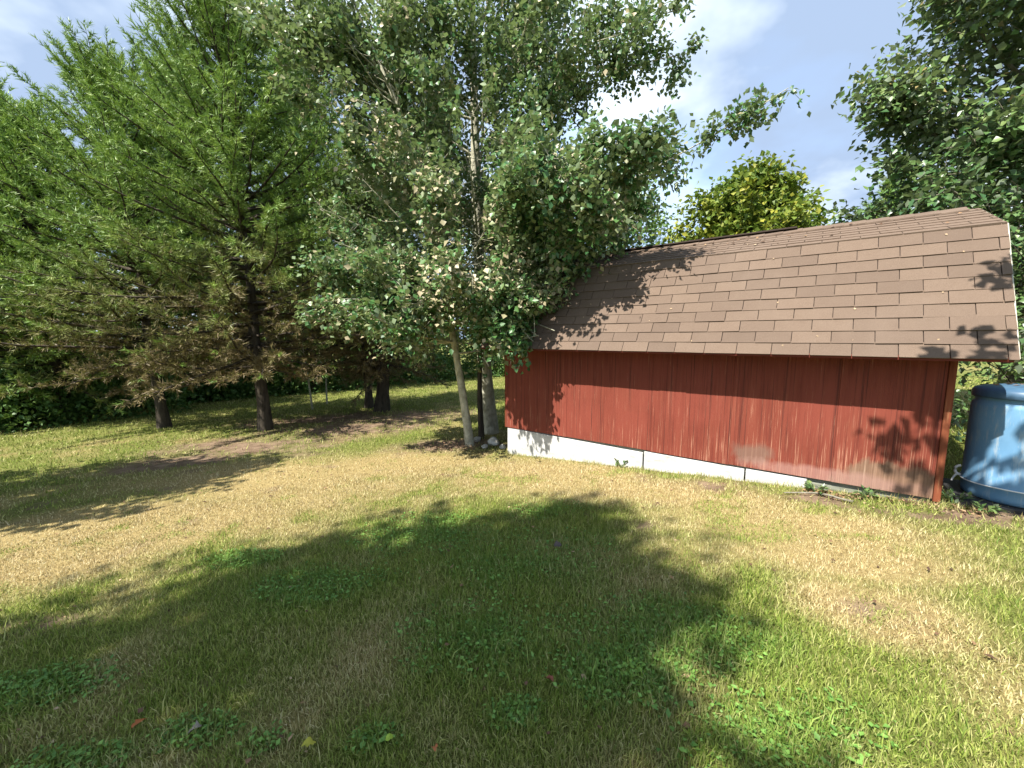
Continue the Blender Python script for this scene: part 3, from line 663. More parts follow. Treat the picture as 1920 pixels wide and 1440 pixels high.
# rotted brown foot at the right end and a grey smear in the middle
def spot(cx_, cz_, rx_, rz_, a_, b_):
    v = N(nt, 'ShaderNodeMapping'); v.inputs['Location'].default_value = (-cx_ / rx_, 0, -cz_ / rz_); v.inputs['Scale'].default_value = (1 / rx_, 0, 1 / rz_)
    nt.links.new(oc, v.inputs['Vector']); l = N(nt, 'ShaderNodeVectorMath', operation='LENGTH'); nt.links.new(v.outputs[0], l.inputs[0])
    d = mth(nt, 'ADD', l.outputs['Value'], mth(nt, 'MULTIPLY', mth(nt, 'SUBTRACT', noise(nt, objco(nt, 7, 1, 4), 1.0, 5, 0.65), 0.5), 1.5))
    return ramp(nt, [(a_, (1, 1, 1)), (b_, (0, 0, 0))], d).outputs['Color']
rot_c = ramp(nt, [(0.3, (0.10, 0.055, 0.035)), (0.6, (0.22, 0.13, 0.085)), (0.8, (0.45, 0.36, 0.28))], st2).outputs['Color']
c = mixc(nt, spot(4.66, 0.20, 0.58, 0.26, 0.75, 1.15), c, rot_c)
c = mixc(nt, mth(nt, 'MULTIPLY', spot(3.42, 0.33, 0.24, 0.14, 0.5, 1.2), 0.75), c, (0.16, 0.10, 0.075))
c = mixc(nt, mth(nt, 'MULTIPLY', spot(4.05, 0.22, 0.9, 0.10, 0.5, 1.2), 0.5), c, (0.34, 0.20, 0.17))
principled(nt, out, c, 0.72, 0.25, bump=mth(nt, 'ADD', st1, mth(nt, 'MULTIPLY', st2, 0.8)), bump_d=0.006, bump_s=0.7)
M['siding'] = m
m, nt, out = mat('red_trim'); f = noise(nt, objco(nt, 20, 20, 2), 1, 5, 0.6)
principled(nt, out, ramp(nt, [(0.3, (0.12, 0.03, 0.015)), (0.6, (0.20, 0.06, 0.028)), (0.75, (0.32, 0.17, 0.085))], f).outputs['Color'], 0.8, 0.2, bump=f, bump_d=0.004); M['trim'] = m
m, nt, out = mat('dark_red_wood'); f = noise(nt, objco(nt, 2, 14, 14), 1, 4, 0.6)
principled(nt, out, ramp(nt, [(0.3, (0.10, 0.022, 0.016)), (0.7, (0.18, 0.045, 0.03))], f).outputs['Color'], 0.85, 0.15); M['soffit'] = m
m, nt, out = mat('white_board'); f = noise(nt, objco(nt, 3, 3, 9), 1, 6, 0.65)
wv = worldco(nt); sw = N(nt, 'ShaderNodeSeparateXYZ'); nt.links.new(objco(nt), sw.inputs[0])
foot = mth(nt, 'SUBTRACT', mth(nt, 'ADD', mth(nt, 'MULTIPLY', sw.outputs['X'], 0.085), -0.27), sw.outputs['Z'])    # height below the splash line of soil
fm = mth(nt, 'ADD', mth(nt, 'MULTIPLY', foot, 9.0), mth(nt, 'MULTIPLY', mth(nt, 'SUBTRACT', noise(nt, wv, 14, 5, 0.65), 0.5), 1.8))
cw = ramp(nt, [(0.25, (0.24, 0.23, 0.20)), (0.42, (0.42, 0.42, 0.41)), (0.8, (0.58, 0.58, 0.57))], f).outputs['Color']
cw = mixc(nt, ramp(nt, [(0.35, (0, 0, 0)), (0.9, (0.75, 0.75, 0.75))], fm).outputs['Color'], cw, (0.33, 0.27, 0.19))
principled(nt, out, cw, 0.7, 0.3, bump=f, bump_d=0.004, bump_s=0.5); M['white'] = m
m, nt, out = mat('grey_timber'); f = noise(nt, objco(nt, 3, 20, 30), 1, 6, 0.65)
principled(nt, out, ramp(nt, [(0.3, (0.10, 0.11, 0.09)), (0.7, (0.30, 0.31, 0.25))], f).outputs['Color'], 0.9, 0.15, bump=f, bump_d=0.01); M['timber'] = m
m, nt, out = mat('shingle_granules')
oi = N(nt, 'ShaderNodeObjectInfo'); wv = worldco(nt)
f1 = noise(nt, wv, 420, 2, 0.6); f2 = noise(nt, wv, 9, 5, 0.6); f3 = noise(nt, wv, 1.3, 3, 0.5)
c = ramp(nt, [(0.25, (0.065, 0.042, 0.029)), (0.55, (0.140, 0.099, 0.074)), (0.8, (0.27, 0.205, 0.16))], f1).outputs['Color']
c = mixc(nt, mth(nt, 'MULTIPLY', f2, 0.45), c, (0.18, 0.135, 0.103))
c = mixc(nt, mth(nt, 'MULTIPLY', mth(nt, 'SUBTRACT', oi.outputs['Random'], 0.30), 0.62, True), c, (0.08, 0.057, 0.045))
c = mixc(nt, ramp(nt, [(0.5, (0, 0, 0)), (0.75, (0.35, 0.35, 0.35))], f3).outputs['Color'], c, mixc(nt, noise(nt, worldco(nt, 7, 7, 0.8), 1.0, 4, 0.6), (0.25, 0.19, 0.15), (0.08, 0.058, 0.044)))
principled(nt, out, c, 0.92, 0.2, bump=f1, bump_d=0.003, bump_s=0.6); M['shingle'] = m
m, nt, out = mat('roof_felt'); principled(nt, out, (0.035, 0.026, 0.022), 0.95, 0.1); M['felt'] = m
m, nt, out = mat('pale_metal'); f = noise(nt, objco(nt), 8, 4, 0.6)
principled(nt, out, ramp(nt, [(0.3, (0.32, 0.31, 0.25)), (0.7, (0.52, 0.51, 0.43))], f).outputs['Color'], 0.5, 0.4); M['drip'] = m

shed = empty('garden_shed', (C0[0], C0[1], 0), -TH)
tag(shed, 'weathered red garden shed with brown shingled gambrel roof and white base boards', 'shed')
ZB = 0.1676
EAVE = (-0.3176, 1.449); BRK = (0.3426, 2.575); RIDGE = (1.22, 2.905); OVR = 0.24
# front wall: siding sheets with narrow seams
seams = [0.0, 1.10, 2.31, 3.20, 4.12, 4.835]
for i in range(5):
    bm = bmesh.new(); dz = [0, 0.004, -0.003, 0.002, 0][i]
    box(bm, seams[i] + 0.0008, seams[i + 1] - 0.0008, [0, 0.001, 0.0, 0.001, 0][i], 0.03, ZB + dz, 1.93)
    bm_obj('siding_panel', bm, M['siding'], shed, 0.0015)
bm = bmesh.new(); box(bm, 4.837, 4.885, -0.016, 0.06, ZB - 0.02, 1.9); bm_obj('corner_board', bm, M['trim'], shed, 0.003)
bm = bmesh.new(); box(bm, -0.022, -0.003, -0.004, 0.07, ZB, 1.9); bm_obj('corner_board', bm, M['trim'], shed, 0.003)
# gable ends and back wall
gab = [(0.062, ZB), (DEP - 0.03, ZB), (DEP - 0.03, 1.9), (DEP - 0.34, 2.48), (RIDGE[0], 2.82), (0.37, 2.50), (0.062, 1.95)]
for xa, xb in ((-0.0, 0.03), (LEN - 0.03, LEN)):
    bm = bmesh.new(); prism(bm, gab, 'x', xa, xb); bm_obj('gable_wall', bm, M['siding'], shed)
bm = bmesh.new(); box(bm, 0.03, LEN - 0.03, DEP - 0.028, DEP, ZB, 1.9); bm_obj('back_wall', bm, M['siding'], shed)
bm = bmesh.new(); box(bm, 0.02, LEN - 0.02, 0.04, DEP - 0.03, ZB - 0.06, ZB + 0.02); bm_obj('floor_deck', bm, M['timber'], shed)
# base boards
def gl(lx, ly=0.0):
    p = C0 + dv2 * lx + nv2 * ly; return float(gz(p[0], p[1]))
for (xa, xb, ta, tb, yo) in ((0.02, 2.215, 0.158, 0.128, 0.012), (2.235, 3.36, 0.150, 0.143, 0.008), (3.375, 3.925, 0.148, 0.150, 0.014)):
    bm = bmesh.new(); prism(bm, [(xa, gl(xa) - 0.08), (xb, gl(xb) - 0.08), (xb, tb), (xa, ta)], 'y', yo, yo + 0.04); bm_obj('base_board', bm, M['white'], shed, 0.003)
bm = bmesh.new(); prism(bm, [(3.94, gl(3.94) - 0.05), (4.82, gl(4.82) - 0.06), (4.82, 0.135), (3.94, 0.125)], 'y', 0.035, 0.12); bm_obj('skid_beam', bm, M['timber'], shed, 0.004)
for xa in (0.05, 2.3, 4.7):
    bm = bmesh.new(); box(bm, xa, xa + 0.12, DEP - 0.3, DEP - 0.1, gl(xa, DEP) - 0.1, ZB - 0.062); bm_obj('base_block', bm, M['timber'], shed)
# roof: decks, shingles, ridge
def off(p, q, t):
    d = np.array(q) - np.array(p); d /= np.linalg.norm(d); n_ = np.array([-d[1], d[0]]); return tuple(np.array(p) - n_ * t), tuple(np.array(q) - n_ * t)
roof = None
YB = 2 * RIDGE[0]
prof = [EAVE, BRK, RIDGE, (YB - BRK[0], BRK[1]), (YB - EAVE[0], EAVE[1])]
inn = [(EAVE[0] + 0.045, EAVE[1]), (BRK[0] + 0.03, BRK[1] - 0.05), (RIDGE[0], RIDGE[1] - 0.055), (YB - BRK[0] - 0.03, BRK[1] - 0.05), (YB - EAVE[0] - 0.045, EAVE[1])]
bm = bmesh.new()
xa, xb = -OVR, LEN + OVR
A = [[bm.verts.new((x, *p)) for p in prof] for x in (xa, xb)]; B = [[bm.verts.new((x, *p)) for p in inn] for x in (xa, xb)]
for i in range(4):
    bm.faces.new((A[0][i], A[1][i], A[1][i + 1], A[0][i + 1])); bm.faces.new((B[0][i], B[0][i + 1], B[1][i + 1], B[1][i]))
    for k in (0, 1): bm.faces.new((A[k][i], A[k][i + 1], B[k][i + 1], B[k][i]))
for i in (0, 4): bm.faces.new((A[0][i], B[0][i], B[1][i], A[1][i]))
roof = bm_obj('roof', bm, M['felt'], shed)
# soffit and rafters' board under the front eave
bm = bmesh.new(); prism(bm, [(EAVE[0] + 0.048, EAVE[1] + 0.002), (-0.02, EAVE[1] + 0.05), (-0.02, EAVE[1] + 0.07), (EAVE[0] + 0.060, EAVE[1] + 0.022)], 'x', xa + 0.02, xb - 0.02); bm_obj('soffit', bm, M['soffit'], shed)
d1 = np.array(BRK) - np.array(EAVE); L1 = np.linalg.norm(d1); d1 /= L1; n1v = np.array([-d1[1], d1[0]])     # outward normal (y,z)
NC = 10; EXP = L1 / NC; TAB = 0.305
def shingle_mesh(w, seed):
    g = np.random.default_rng(seed); bm = bmesh.new()
    v = box(bm, 0, w, 0, EXP * 1.18, 0, 0.0075)
    for q in v:
        q.co.z += (0.0095 if q.co.y < 0.01 else 0.001) + g.normal(0, 0.0008); q.co.y += g.normal(0, 0.0015)
    bmesh.ops.recalc_face_normals(bm, faces=bm.faces)
    me = bpy.data.meshes.new('shingle'); bm.to_mesh(me); bm.free(); me.materials.append(M['shingle']); return me
sh = [shingle_mesh(TAB - 0.006, 600 + i) for i in range(6)]
rs = random.Random(4)
ang = math.atan2(d1[1], d1[0])
for cidx in range(NC):
    start = xa - (0.0 if cidx % 2 else TAB / 2) - 0.02
    x = start
    while x < xb - 0.004:
        x0 = max(x, xa - 0.012); x1 = min(x + TAB, xb + 0.012)
        if x1 - x0 > 0.03:
            o = bpy.data.objects.new('shingle', sh[rs.randrange(6)]); col.objects.link(o); o.parent = roof
            p = np.array(EAVE) + d1 * (cidx * EXP - 0.018)
            o.location = (x0 + 0.003, p[0] + n1v[0] * 0.002, p[1] + n1v[1] * 0.002)
            o.rotation_euler = (ang + rs.gauss(0, 0.004), rs.gauss(0, 0.003), rs.gauss(0, 0.004))
            o.scale = ((x1 - x0) / TAB, 1, rs.uniform(0.9, 1.3))
        x += TAB
# upper slope: seen almost edge on, joined
bm = bmesh.new(); d2 = np.array(RIDGE) - np.array(BRK); L2 = np.linalg.norm(d2); d2 /= L2; n2v = np.array([-d2[1], d2[0]])
def upper(bm, flip):
    for ci in range(7):
        e2 = L2 / 7; x = xa - (0 if ci % 2 else TAB / 2)
        while x < xb:
            x0 = max(x, xa - 0.012); x1 = min(x + TAB, xb + 0.012)
            if x1 - x0 > 0.03:
                j = rs.gauss(0, 0.0015)
                q = [np.array(BRK) + d2 * (ci * e2 - 0.02 + (e2 * 1.15 if t else 0)) + n2v * h for t, h in ((0, 0.002), (1, 0.002), (1, 0.008), (0, 0.016 + j))]
                if flip: q = [np.array([YB - a[0], a[1]]) for a in q]
                prism(bm, [tuple(a) for a in q], 'x', x0 + 0.003, x1 - 0.003)
            x += TAB
upper(bm, False); o = bm_obj('upper_shingles', bm, M['shingle'], roof); o['kind'] = 'stuff'
bm = bmesh.new(); upper(bm, True)
for ci in range(10):
    q = [np.array(EAVE) + d1 * (ci * EXP - 0.01 + (EXP * 1.1 if t else 0)) + n1v * h for t, h in ((0, 0.002), (1, 0.002), (1, 0.006), (0, 0.014))]
    prism(bm, [(YB - a[0], a[1]) for a in q], 'x', xa, xb)
o = bm_obj('back_shingles', bm, M['shingle'], roof); o['kind'] = 'stuff'
# ridge cap pieces, and the long dark strip along the left of the ridge
def cap_mesh():
    bm = bmesh.new(); s_ = 0.36
    prism(bm, [(-0.13, -0.13 * s_), (0, 0.006), (0.13, -0.13 * s_), (0.13, -0.13 * s_ + 0.010), (0, 0.020), (-0.13, -0.13 * s_ + 0.010)], 'x', 0, 0.21)
    bmesh.ops.recalc_face_normals(bm, faces=bm.faces); me = bpy.data.meshes.new('ridge_cap'); bm.to_mesh(me); bm.free(); me.materials.append(M['shingle']); return me
cm_ = cap_mesh(); x = xa
while x < xb - 0.1:
    o = bpy.data.objects.new('ridge_cap', cm_); col.objects.link(o); o.parent = roof
    o.location = (x, RIDGE[0], RIDGE[1] + 0.012); o.rotation_euler = (0, -0.03, 0); x += 0.195
bm = bmesh.new(); prism(bm, [(RIDGE[0] - 0.06, RIDGE[1] + 0.035), (RIDGE[0] + 0.06, RIDGE[1] + 0.035), (RIDGE[0] + 0.05, RIDGE[1] + 0.058), (RIDGE[0] - 0.05, RIDGE[1] + 0.058)], 'x', 0.5, 3.62); bm_obj('ridge_strip', bm, M['felt'], roof, 0.004)
# drip edges
for x0 in (xb + 0.001, xa - 0.022):
    bm = bmesh.new()
    for p, q in ((EAVE, BRK), (BRK, RIDGE)):
        pa, qa = np.array(p), np.array(q); dd_ = (qa - pa) / np.linalg.norm(qa - pa); nn_ = np.array([-dd_[1], dd_[0]])
        prism(bm, [tuple(pa - nn_ * 0.05), tuple(qa - nn_ * 0.05), tuple(qa + nn_ * 0.001), tuple(pa + nn_ * 0.001)], 'x', x0, x0 + 0.021)
    bm_obj('rake_trim', bm, M['drip'], roof)
bm = bmesh.new(); box(bm, xa + 0.01, xb - 0.01, EAVE[0] - 0.006, EAVE[0] - 0.001, EAVE[1] - 0.028, EAVE[1] + 0.012); bm_obj('eave_trim', bm, M['soffit'], roof)

# ------------------------------------------------------------------ the blue barrel
def lathe(bm, prof, seg=56):
    rings = []
    for r_, z_ in prof: rings.append([bm.verts.new((r_ * math.cos(2 * math.pi * i / seg), r_ * math.sin(2 * math.pi * i / seg), z_)) for i in range(seg)])
    for a, b_ in zip(rings[:-1], rings[1:]):
        for i in range(seg): bm.faces.new((a[i], a[(i + 1) % seg], b_[(i + 1) % seg], b_[i]))
    return rings
m, nt, out = mat('blue_plastic')
f = noise(nt, objco(nt, 3, 3, 3), 1.0, 6, 0.6); f2 = noise(nt, objco(nt, 30, 30, 6), 1.0, 4, 0.7)
c = ramp(nt, [(0.3, (0.085, 0.20, 0.34)), (0.7, (0.14, 0.28, 0.43))], f).outputs['Color']
c = mixc(nt, ramp(nt, [(0.52, (0, 0, 0)), (0.70, (0.6, 0.6, 0.6))], f2).outputs['Color'], c, (0.34, 0.38, 0.39))
principled(nt, out, c, 0.55, 0.35, bump=f, bump_d=0.004); M['blue'] = m
m, nt, out = mat('dark_blue_plastic'); f = noise(nt, objco(nt, 6, 6, 6), 1, 5, 0.6)
principled(nt, out, ramp(nt, [(0.3, (0.03, 0.075, 0.14)), (0.7, (0.075, 0.15, 0.24))], f).outputs['Color'], 0.4, 0.45); M['dark_blue'] = m
m, nt, out = mat('white_plastic'); principled(nt, out, (0.72, 0.73, 0.72), 0.4, 0.4); M['white_plastic'] = m
m, nt, out = mat('shadow_black'); principled(nt, out, (0.03, 0.03, 0.03), 0.7, 0.3); M['slab_shadow'] = m  # near black of the slab that stands in for the barrel's ground shadow
bz0 = float(gz(*BAR)) + 0.015
bar = empty('rain_barrel', (BAR[0], BAR[1], bz0), math.atan2(-BAR[0], BAR[1]))   # local -y looks at the camera
bar.scale = (1, 1, 1.10); tag(bar, 'big blue plastic barrel with a dark domed lid beside the shed end', 'barrel')
RB = 0.315
bm = bmesh.new()
rg = lathe(bm, [(RB - 0.03, 0.0), (RB - 0.005, 0.015), (RB, 0.05), (RB, 0.105), (RB + 0.009, 0.115), (RB + 0.009, 0.130), (RB, 0.140), (RB + 0.002, 0.50), (RB, 0.74), (RB - 0.004, 0.765), (RB - 0.022, 0.785), (RB - 0.022, 0.80), (RB - 0.01, 0.815), (RB - 0.01, 0.85)])
bm.faces.new(rg[0][::-1])
bm_obj('body', bm, M['blue'], bar, smooth=True)
bm = bmesh.new()
rg = lathe(bm, [(RB - 0.009, 0.815), (RB + 0.004, 0.815), (RB + 0.006, 0.83), (RB + 0.003, 0.870), (RB - 0.018, 0.890), (RB - 0.08, 0.905), (0.14, 0.918), (0.10, 0.916), (0.02, 0.917)])
bm.faces.new(rg[-1]); bm_obj('lid', bm, M['dark_blue'], bar, smooth=True)
# white spigot: a short pipe out of the side that bends down like a hook
th = R(-168); ct, st_ = math.cos(th), math.sin(th)
pth = spline([(RB * 0.98, 0, 0.13), (RB + 0.06, 0, 0.15), (RB + 0.085, 0, 0.185), (RB + 0.06, 0, 0.215), (RB + 0.04, 0, 0.20)], 12)
pth = spline([(RB * 0.98, 0, 0.125), (RB + 0.035, 0, 0.135), (RB + 0.05, 0, 0.17), (RB + 0.035, 0, 0.205), (RB + 0.01, 0, 0.21)], 12)
rot = np.array([[ct, -st_, 0], [st_, ct, 0], [0, 0, 1]])
v, f = tube(pth @ rot.T, np.full(12, 0.011), 8); link('spigot', raw_mesh('spigot', v, [f], True), M['white_plastic'], bar)
pth2 = spline([(RB + 0.03, 0, 0.135), (RB + 0.05, 0.0, 0.10), (RB + 0.06, 0.01, 0.07)], 8)
v, f = tube(pth2 @ rot.T, np.linspace(0.010, 0.006, 8), 8); link('spigot_handle', raw_mesh('spigot_handle', v, [f], True), M['white_plastic'], bar)
# highlight on the hoop rib, put in as a white ring round the barrel
bm = bmesh.new(); rings = []
for i in range(48):
    t = 2 * math.pi * i / 48; z_ = 0.122 + 0.004 * math.sin(3 * t)
    rings.append([bm.verts.new(((RB + 0.011 + 0.005 * math.cos(s_)) * math.cos(t), (RB + 0.011 + 0.005 * math.cos(s_)) * math.sin(t), z_ + 0.005 * math.sin(s_))) for s_ in (0, 1.57, 3.14, 4.71)])
for i in range(48):
    for k in range(4): bm.faces.new((rings[i][k], rings[(i + 1) % 48][k], rings[(i + 1) % 48][(k + 1) % 4], rings[i][(k + 1) % 4]))
bm_obj('rib_highlight', bm, M['white_plastic'], bar, smooth=True)
# added dark slab in place of the shadow on the ground under it
bm = bmesh.new(); box(bm, -0.40, 0.40, -0.36, 0.36, -0.10, 0.012)
slab = bm_obj('shadow_slab', bm, M['slab_shadow'], None, 0.008); slab.location = (BAR[0], BAR[1], bz0 - 0.013); slab.rotation_euler = (0.0, 0.02, -TH)
tag(slab, 'added dark slab standing in for the shadow under the blue barrel', 'slab')

# ------------------------------------------------------------------ litter, stones, weeds
m, nt, out = mat('dead_leaf'); oi = N(nt, 'ShaderNodeAttribute', attribute_name='rnd')
c = ramp(nt, [(0, (0.06, 0.035, 0.022)), (0.5, (0.15, 0.085, 0.05)), (0.85, (0.27, 0.17, 0.09)), (1, (0.42, 0.32, 0.21))], oi.outputs['Fac']).outputs['Color']
principled(nt, out, c, 0.75, 0.2); M['dead_leaf'] = m
# roof and barrel litter
g = np.random.default_rng(91)
def flat_leaves(P, nrm, size, seed):
    g = np.random.default_rng(seed); n = len(P); d = unit(np.cross(nrm, g.normal(0, 1, (n, 3))))
    return leaf_geo(P, unit(d + nrm * g.normal(0.08, 0.18, (n, 1))), unit(nrm + g.normal(0, 0.3, (n, 3))), size * g.uniform(0.6, 1.3, n), size * 0.7 * g.uniform(0.6, 1.2, n))
def W3(lx, ly, z):
    return np.stack([C0[0] + dv2[0] * lx + nv2[0] * ly, C0[1] + dv2[1] * lx + nv2[1] * ly, z], 1)
k = 60; s_ = g.uniform(0.02, 0.98, k) ** 0.6 * L2; lx = g.uniform(0, 1, k) ** 1.5 * 5.0
P1 = W3(lx, BRK[0] + d2[0] * s_, BRK[1] + d2[1] * s_ + 0.024)
k2 = 26; s2 = g.uniform(0, 1, k2) * L1; lx2 = g.uniform(-0.1, 5.0, k2)
P2 = W3(lx2, EAVE[0] + d1[0] * s2 + n1v[0] * 0.021, EAVE[1] + d1[1] * s2 + n1v[1] * 0.021)
nA = np.repeat(np.array([[-0.3 * nv2[0], -0.3 * nv2[1], 0.95]]), k, 0); nB = np.repeat(np.array([[n1v[0] * nv2[0], n1v[0] * nv2[1], n1v[1]]]), k2, 0)
V, F = flat_leaves(np.vstack([P1, P2]), np.vstack([nA, nB]), np.concatenate([np.full(k, 0.05), np.full(k2, 0.022)]), 92)
rl = g.uniform(0, 1, k + k2); rl[k:] = 0.95
tag(link('roof_litter', raw_mesh('roof_litter', V, [F], False, {'rnd': np.repeat(rl, 4)}), M['dead_leaf']), 'dead leaves and bits caught on the shed roof', kind='stuff')
k = 26; a_ = g.uniform(0, 6.28, k); r_ = RB * np.sqrt(g.uniform(0.05, 0.9, k))
P3 = np.stack([BAR[0] + r_ * np.cos(a_), BAR[1] + r_ * np.sin(a_), bz0 + 1.015 - 0.09 * (r_ / RB) ** 3], 1)
V, F = flat_leaves(P3, np.tile([[0, 0, 1.0]], (k, 1)), np.full(k, 0.06), 93)
tag(link('lid_litter', raw_mesh('lid_litter', V, [F], False, {'rnd': np.repeat(g.uniform(0.5, 1, k), 4)}), M['dead_leaf']), 'dead leaves lying on the barrel lid', kind='stuff')
# leaf litter under the pines and along the shed foot
cs = [(at(560, 790), 2.2, 0.9, 900), (at(330, 830), 1.6, 0.6, 400), (at(700, 775), 1.5, 0.8, 400), (at(870, 838), 0.7, 0.35, 260), (at(930, 835), 0.3, 0.18, 120)]
P4 = []
for c_, rx, ry, n_ in cs: P4.append(np.stack([c_[0] + g.normal(0, rx * 0.5, n_), c_[1] + g.normal(0, ry * 0.5, n_)], 1))
n_ = 420; lx = g.uniform(3.9, 5.2, n_); q = C0 + dv2 * lx[:, None] + nv2 * (-np.abs(g.normal(0.02, 0.09, n_)))[:, None]; P4.append(q)
n_ = 1000; xs, ys = scatter(n_, 1.3, 12, 0.7, seed=94); P4.append(np.stack([xs, ys], 1))
P4 = np.vstack(P4); lx, ly = shed_local(P4[:, 0], P4[:, 1]); P4 = P4[~((lx > -0.02) & (ly > 0.03) & (ly < DEP))]
P4 = np.hstack([P4, (gz(P4[:, 0], P4[:, 1]) + g.uniform(0.004, 0.03, len(P4)))[:, None]])
V, F = flat_leaves(P4, np.tile([[0, 0, 1.0]], (len(P4), 1)), g.uniform(0.016, 0.042, len(P4)), 95)
tag(link('leaf_litter', raw_mesh('leaf_litter', V, [F], False, {'rnd': np.repeat(g.uniform(0, 1, len(P4)), 4)}), M['dead_leaf']), 'scattered dead leaves on the lawn and bare soil', kind='stuff')

k = 2600; g = np.random.default_rng(97); lx = np.concatenate([g.uniform(-0.3, 5.2, k // 2), g.normal(g.choice([0.3, 1.5, 2.2, 2.9, 3.9, 4.3, 4.9], k // 2), 0.12)]); ly = -np.abs(g.normal(0, 0.05, k)) - 0.004
q = C0 + dv2 * lx[:, None] + nv2 * ly[:, None]
V, Fs, n5 = blades(q[:, 0], q[:, 1], 0.025 + 0.075 * g.uniform(0, 1, k) ** 2.2, g.uniform(0.003, 0.006, k), 2, 98)
tag(link('edge_grass', raw_mesh('edge_grass', V, Fs, False, {'rnd': np.repeat(g.uniform(0, 1, k), 5), 'dry': np.repeat(g.uniform(0.1, 1, k), 5), 'lush': np.repeat(g.uniform(0, 0.5, k), 5)}), M['grass']), 'uncut grass growing against the white base boards', kind='stuff')
# single fallen leaves that can be picked out
def one_leaf(name, label, u, v, size, color, seed, curl=0.25):
    g = np.random.default_rng(seed); bm = bmesh.new(); n_ = 7; L_ = []; Rr = []; Mid = []
    for i in range(n_ + 1):
        t = i / n_; w = 0.5 * size * 0.72 * math.sin(math.pi * t ** 0.8) ** 0.8 * (1 + 0.15 * g.normal()); x_ = size * t
        zc = 0.012 * math.sin(3 * t) + curl * size * (t - 0.5) ** 2; e_ = curl * w * 1.1
        Mid.append(bm.verts.new((x_, 0, zc))); L_.append(bm.verts.new((x_, w + 0.001, zc + e_ + 0.003 * g.normal()))); Rr.append(bm.verts.new((x_, -w - 0.001, zc + e_ + 0.003 * g.normal())))
    for i in range(n_): bm.faces.new((Mid[i], Mid[i + 1], L_[i + 1], L_[i])); bm.faces.new((Rr[i], Rr[i + 1], Mid[i + 1], Mid[i]))
    m, nt, out = mat('leaf_' + str(seed)); f = noise(nt, objco(nt), 40, 4, 0.6)
    principled(nt, out, mixc(nt, f, color, tuple(x * 0.55 for x in color)), 0.6, 0.3)
    o = bm_obj(name, bm, m, None, smooth=True); p_ = at(u, v); o.location = (p_[0] - size / 2, p_[1], p_[2] + 0.035); o.rotation_euler = (g.normal(0.25, 0.2), g.normal(0, 0.2), g.uniform(0, 6.28))
    tag(o, label, 'leaf', 'fallen leaves on the near lawn'); return o
one_leaf('fallen_leaf', 'orange brown fallen leaf in the shaded grass at the bottom left', 290, 1362, 0.062, (0.46, 0.15, 0.05), 701)
one_leaf('fallen_leaf', 'yellow green fallen leaf at the very bottom of the lawn', 606, 1408, 0.060, (0.50, 0.48, 0.07), 702)
one_leaf('fallen_leaf', 'reddish brown curled leaf in the middle of the shaded lawn', 1046, 1296, 0.045, (0.24, 0.08, 0.045), 703, 0.7)
one_leaf('fallen_leaf', 'small orange leaf at the bottom edge right of the yellow leaf', 822, 1416, 0.034, (0.45, 0.16, 0.06), 704)
one_leaf('fallen_leaf', 'bright lime green leaf lying near the small orange leaf', 731, 1403, 0.036, (0.32, 0.45, 0.05), 705)
one_leaf('fallen_leaf', 'dark curled leaf near the top of the lawn shadow', 1047, 1031, 0.07, (0.09, 0.07, 0.065), 706, 0.7)
one_leaf('fallen_leaf', 'pale grey leaf curled beside the orange brown leaf', 392, 1376, 0.05, (0.24, 0.22, 0.18), 708, 0.6)

# stones at the shed corner
m, nt, out = mat('pale_stone'); f = noise(nt, objco(nt), 9, 6, 0.65)
principled(nt, out, ramp(nt, [(0.3, (0.26, 0.25, 0.22)), (0.7, (0.55, 0.54, 0.49))], f).outputs['Color'], 0.9, 0.2, bump=f, bump_d=0.02); M['stone'] = m
for (u, v, sx_, sy_, sz_, lab, sd) in [(926, 835, 0.13, 0.10, 0.085, 'largest pale stone at the corner of the white base board', 1), (908, 842, 0.075, 0.06, 0.045, 'small pale stone left of the largest corner stone', 2), (941, 842, 0.06, 0.05, 0.05, 'small pale stone touching the end of the base board', 3), (893, 828, 0.08, 0.07, 0.06, 'grey stone between the feet of the poplars', 4)]:
    bm = bmesh.new(); bmesh.ops.create_icosphere(bm, subdivisions=3, radius=1.0); g = np.random.default_rng(800 + sd)
    ph = g.uniform(0, 6, 6)
    for q in bm.verts:
        k_ = 1 + 0.14 * math.sin(2.3 * q.co.x + ph[0]) + 0.14 * math.sin(2.9 * q.co.y + ph[1]) + 0.1 * math.sin(4.1 * q.co.z + ph[2]) + 0.05 * math.sin(7 * q.co.x + 5 * q.co.z + ph[3])
        q.co = Vector((q.co.x * sx_ * k_, q.co.y * sy_ * k_, q.co.z * sz_ * k_))
    o = bm_obj('stone', bm, M['stone'], None, smooth=True); p_ = at(u, v); o.location = (p_[0], p_[1] + 0.05, p_[2] + sz_ * 0.45); o.rotation_euler = (0, 0, g.uniform(0, 6))
    tag(o, lab, 'stone', 'stones at the shed corner')
# fallen twig by the skid beam
tw = [at(1470 + 0, 927), at(1540, 928), at(1572, 938), at(1600, 945)]
pp = spline([t_ + np.array([0, 0, 0.02]) for t_ in tw], 12)
v, f = tube(pp - pp[0], np.linspace(0.006, 0.013, 12), 7, 0.1, 3)
o = link('fallen_twig', raw_mesh('fallen_twig', v, [f], True), M['grey_bark']); o.location = pp[0]; tag(o, 'bent dead twig lying in front of the grey skid beam', 'twig')

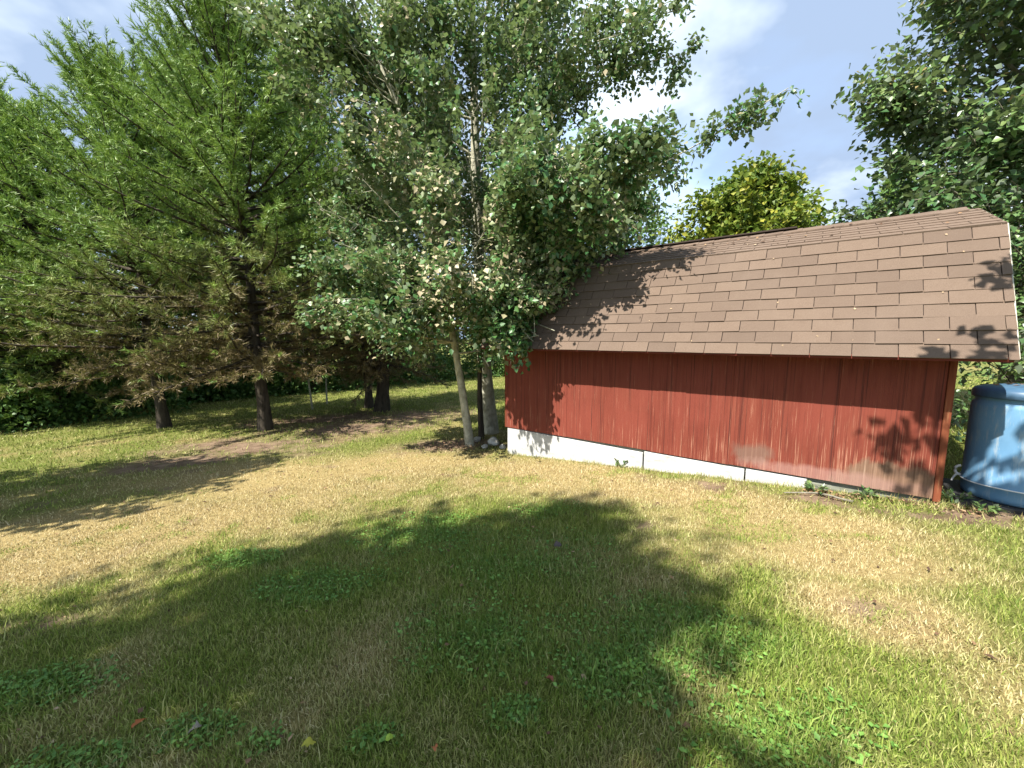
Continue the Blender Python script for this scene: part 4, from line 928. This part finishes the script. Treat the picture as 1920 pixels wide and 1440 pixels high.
# weeds: rosettes along the shed foot
def weed(label, p, h, n_, seed, lf=(0.06, 0.03), grass=False, color='oak_leaf'):
    g = np.random.default_rng(seed); root = empty('weed', tuple(p)); tag(root, label, 'weed', 'weeds at the shed foot')
    P = []; D = []; st = []
    for i in range(n_):
        az = g.uniform(0, 6.28); ln = h * g.uniform(0.5, 1.1); e = np.array([math.cos(az) * ln * 0.75, math.sin(az) * ln * 0.75, ln * g.uniform(0.4, 0.95)])
        path = spline([(0, 0, 0), tuple(e * 0.5 + np.array([0, 0, ln * 0.2])), tuple(e)], 5); st.append(tube(path, np.linspace(0.003, 0.0015, 5), 4))
        for t in (0.45, 0.65, 0.85, 1.0):
            P.append(e * t + np.array([0, 0, ln * 0.2 * (1 - abs(2 * t - 1))])); D.append(unit(e + g.normal(0, ln * 0.7, 3)))
    P = np.array(P); D = np.array(D); k_ = len(P)
    V, F = leaf_geo(P, D, unit(g.normal(0, 0.4, (k_, 3)) + [0, 0, 1]), lf[0] * g.uniform(0.7, 1.2, k_), lf[1] * g.uniform(0.7, 1.2, k_))
    v, f = join(st); link('stem', raw_mesh('weed_stem', v, [f], True), M['wood_leaf'], root)
    l_ = link('leaves', raw_mesh('weed_leaves', V, [F], False, {'rnd': np.repeat(g.uniform(0.2, 1, k_), 4)}), M[color], root); l_['kind'] = 'stuff'
weed('low green weed against the joint of the first two white base boards', at(1165, 876), 0.13, 9, 900)
weed('green weed at the left end of the grey skid beam', at(1530, 925), 0.12, 10, 901)
weed('low weed in front of the middle of the skid beam', at(1625, 936), 0.10, 9, 902)
weed('dark green weed tuft in the gap between shed corner and barrel', at(1785, 945), 0.13, 14, 903)
weed('weed sprig at the foot of the barrel on its near side', at(1850, 962), 0.10, 9, 904)
# clover and broad leaved patches in the grass
P5 = []
g = np.random.default_rng(95)
for (c_, rx, ry, ro) in LUSH:
    n_ = int(1500 * min(2.0, rx * ry / 0.08) ** 0.7); a_ = g.uniform(0, 6.28, n_); r_ = np.sqrt(g.uniform(0, 1, n_)) * 1.25
    P5.append(np.stack([c_[0] + rx * r_ * np.cos(a_), c_[1] + ry * r_ * np.sin(a_)], 1))
P5 = np.vstack(P5); _, _, l5 = lawn(P5[:, 0], P5[:, 1]); P5 = P5[g.uniform(0, 1, len(P5)) < l5 * 0.8]
k = len(P5); P5 = np.hstack([P5, (gz(P5[:, 0], P5[:, 1]) + g.uniform(0.010, 0.040, k))[:, None]])
V, F = flat_leaves(P5, np.tile([[0, 0, 1.0]], (k, 1)), g.uniform(0.016, 0.032, k), 96)
m, nt, out = mat('clover'); rn = attr(nt, 'rnd')
principled(nt, out, ramp(nt, [(0, (0.055, 0.13, 0.022)), (1, (0.15, 0.28, 0.055))], rn).outputs['Color'], 0.55, 0.3)
tag(link('clover', raw_mesh('clover', V, [F], False, {'rnd': np.repeat(g.uniform(0, 1, k), 4)}), m), 'darker green clover patches in the near lawn', kind='stuff')
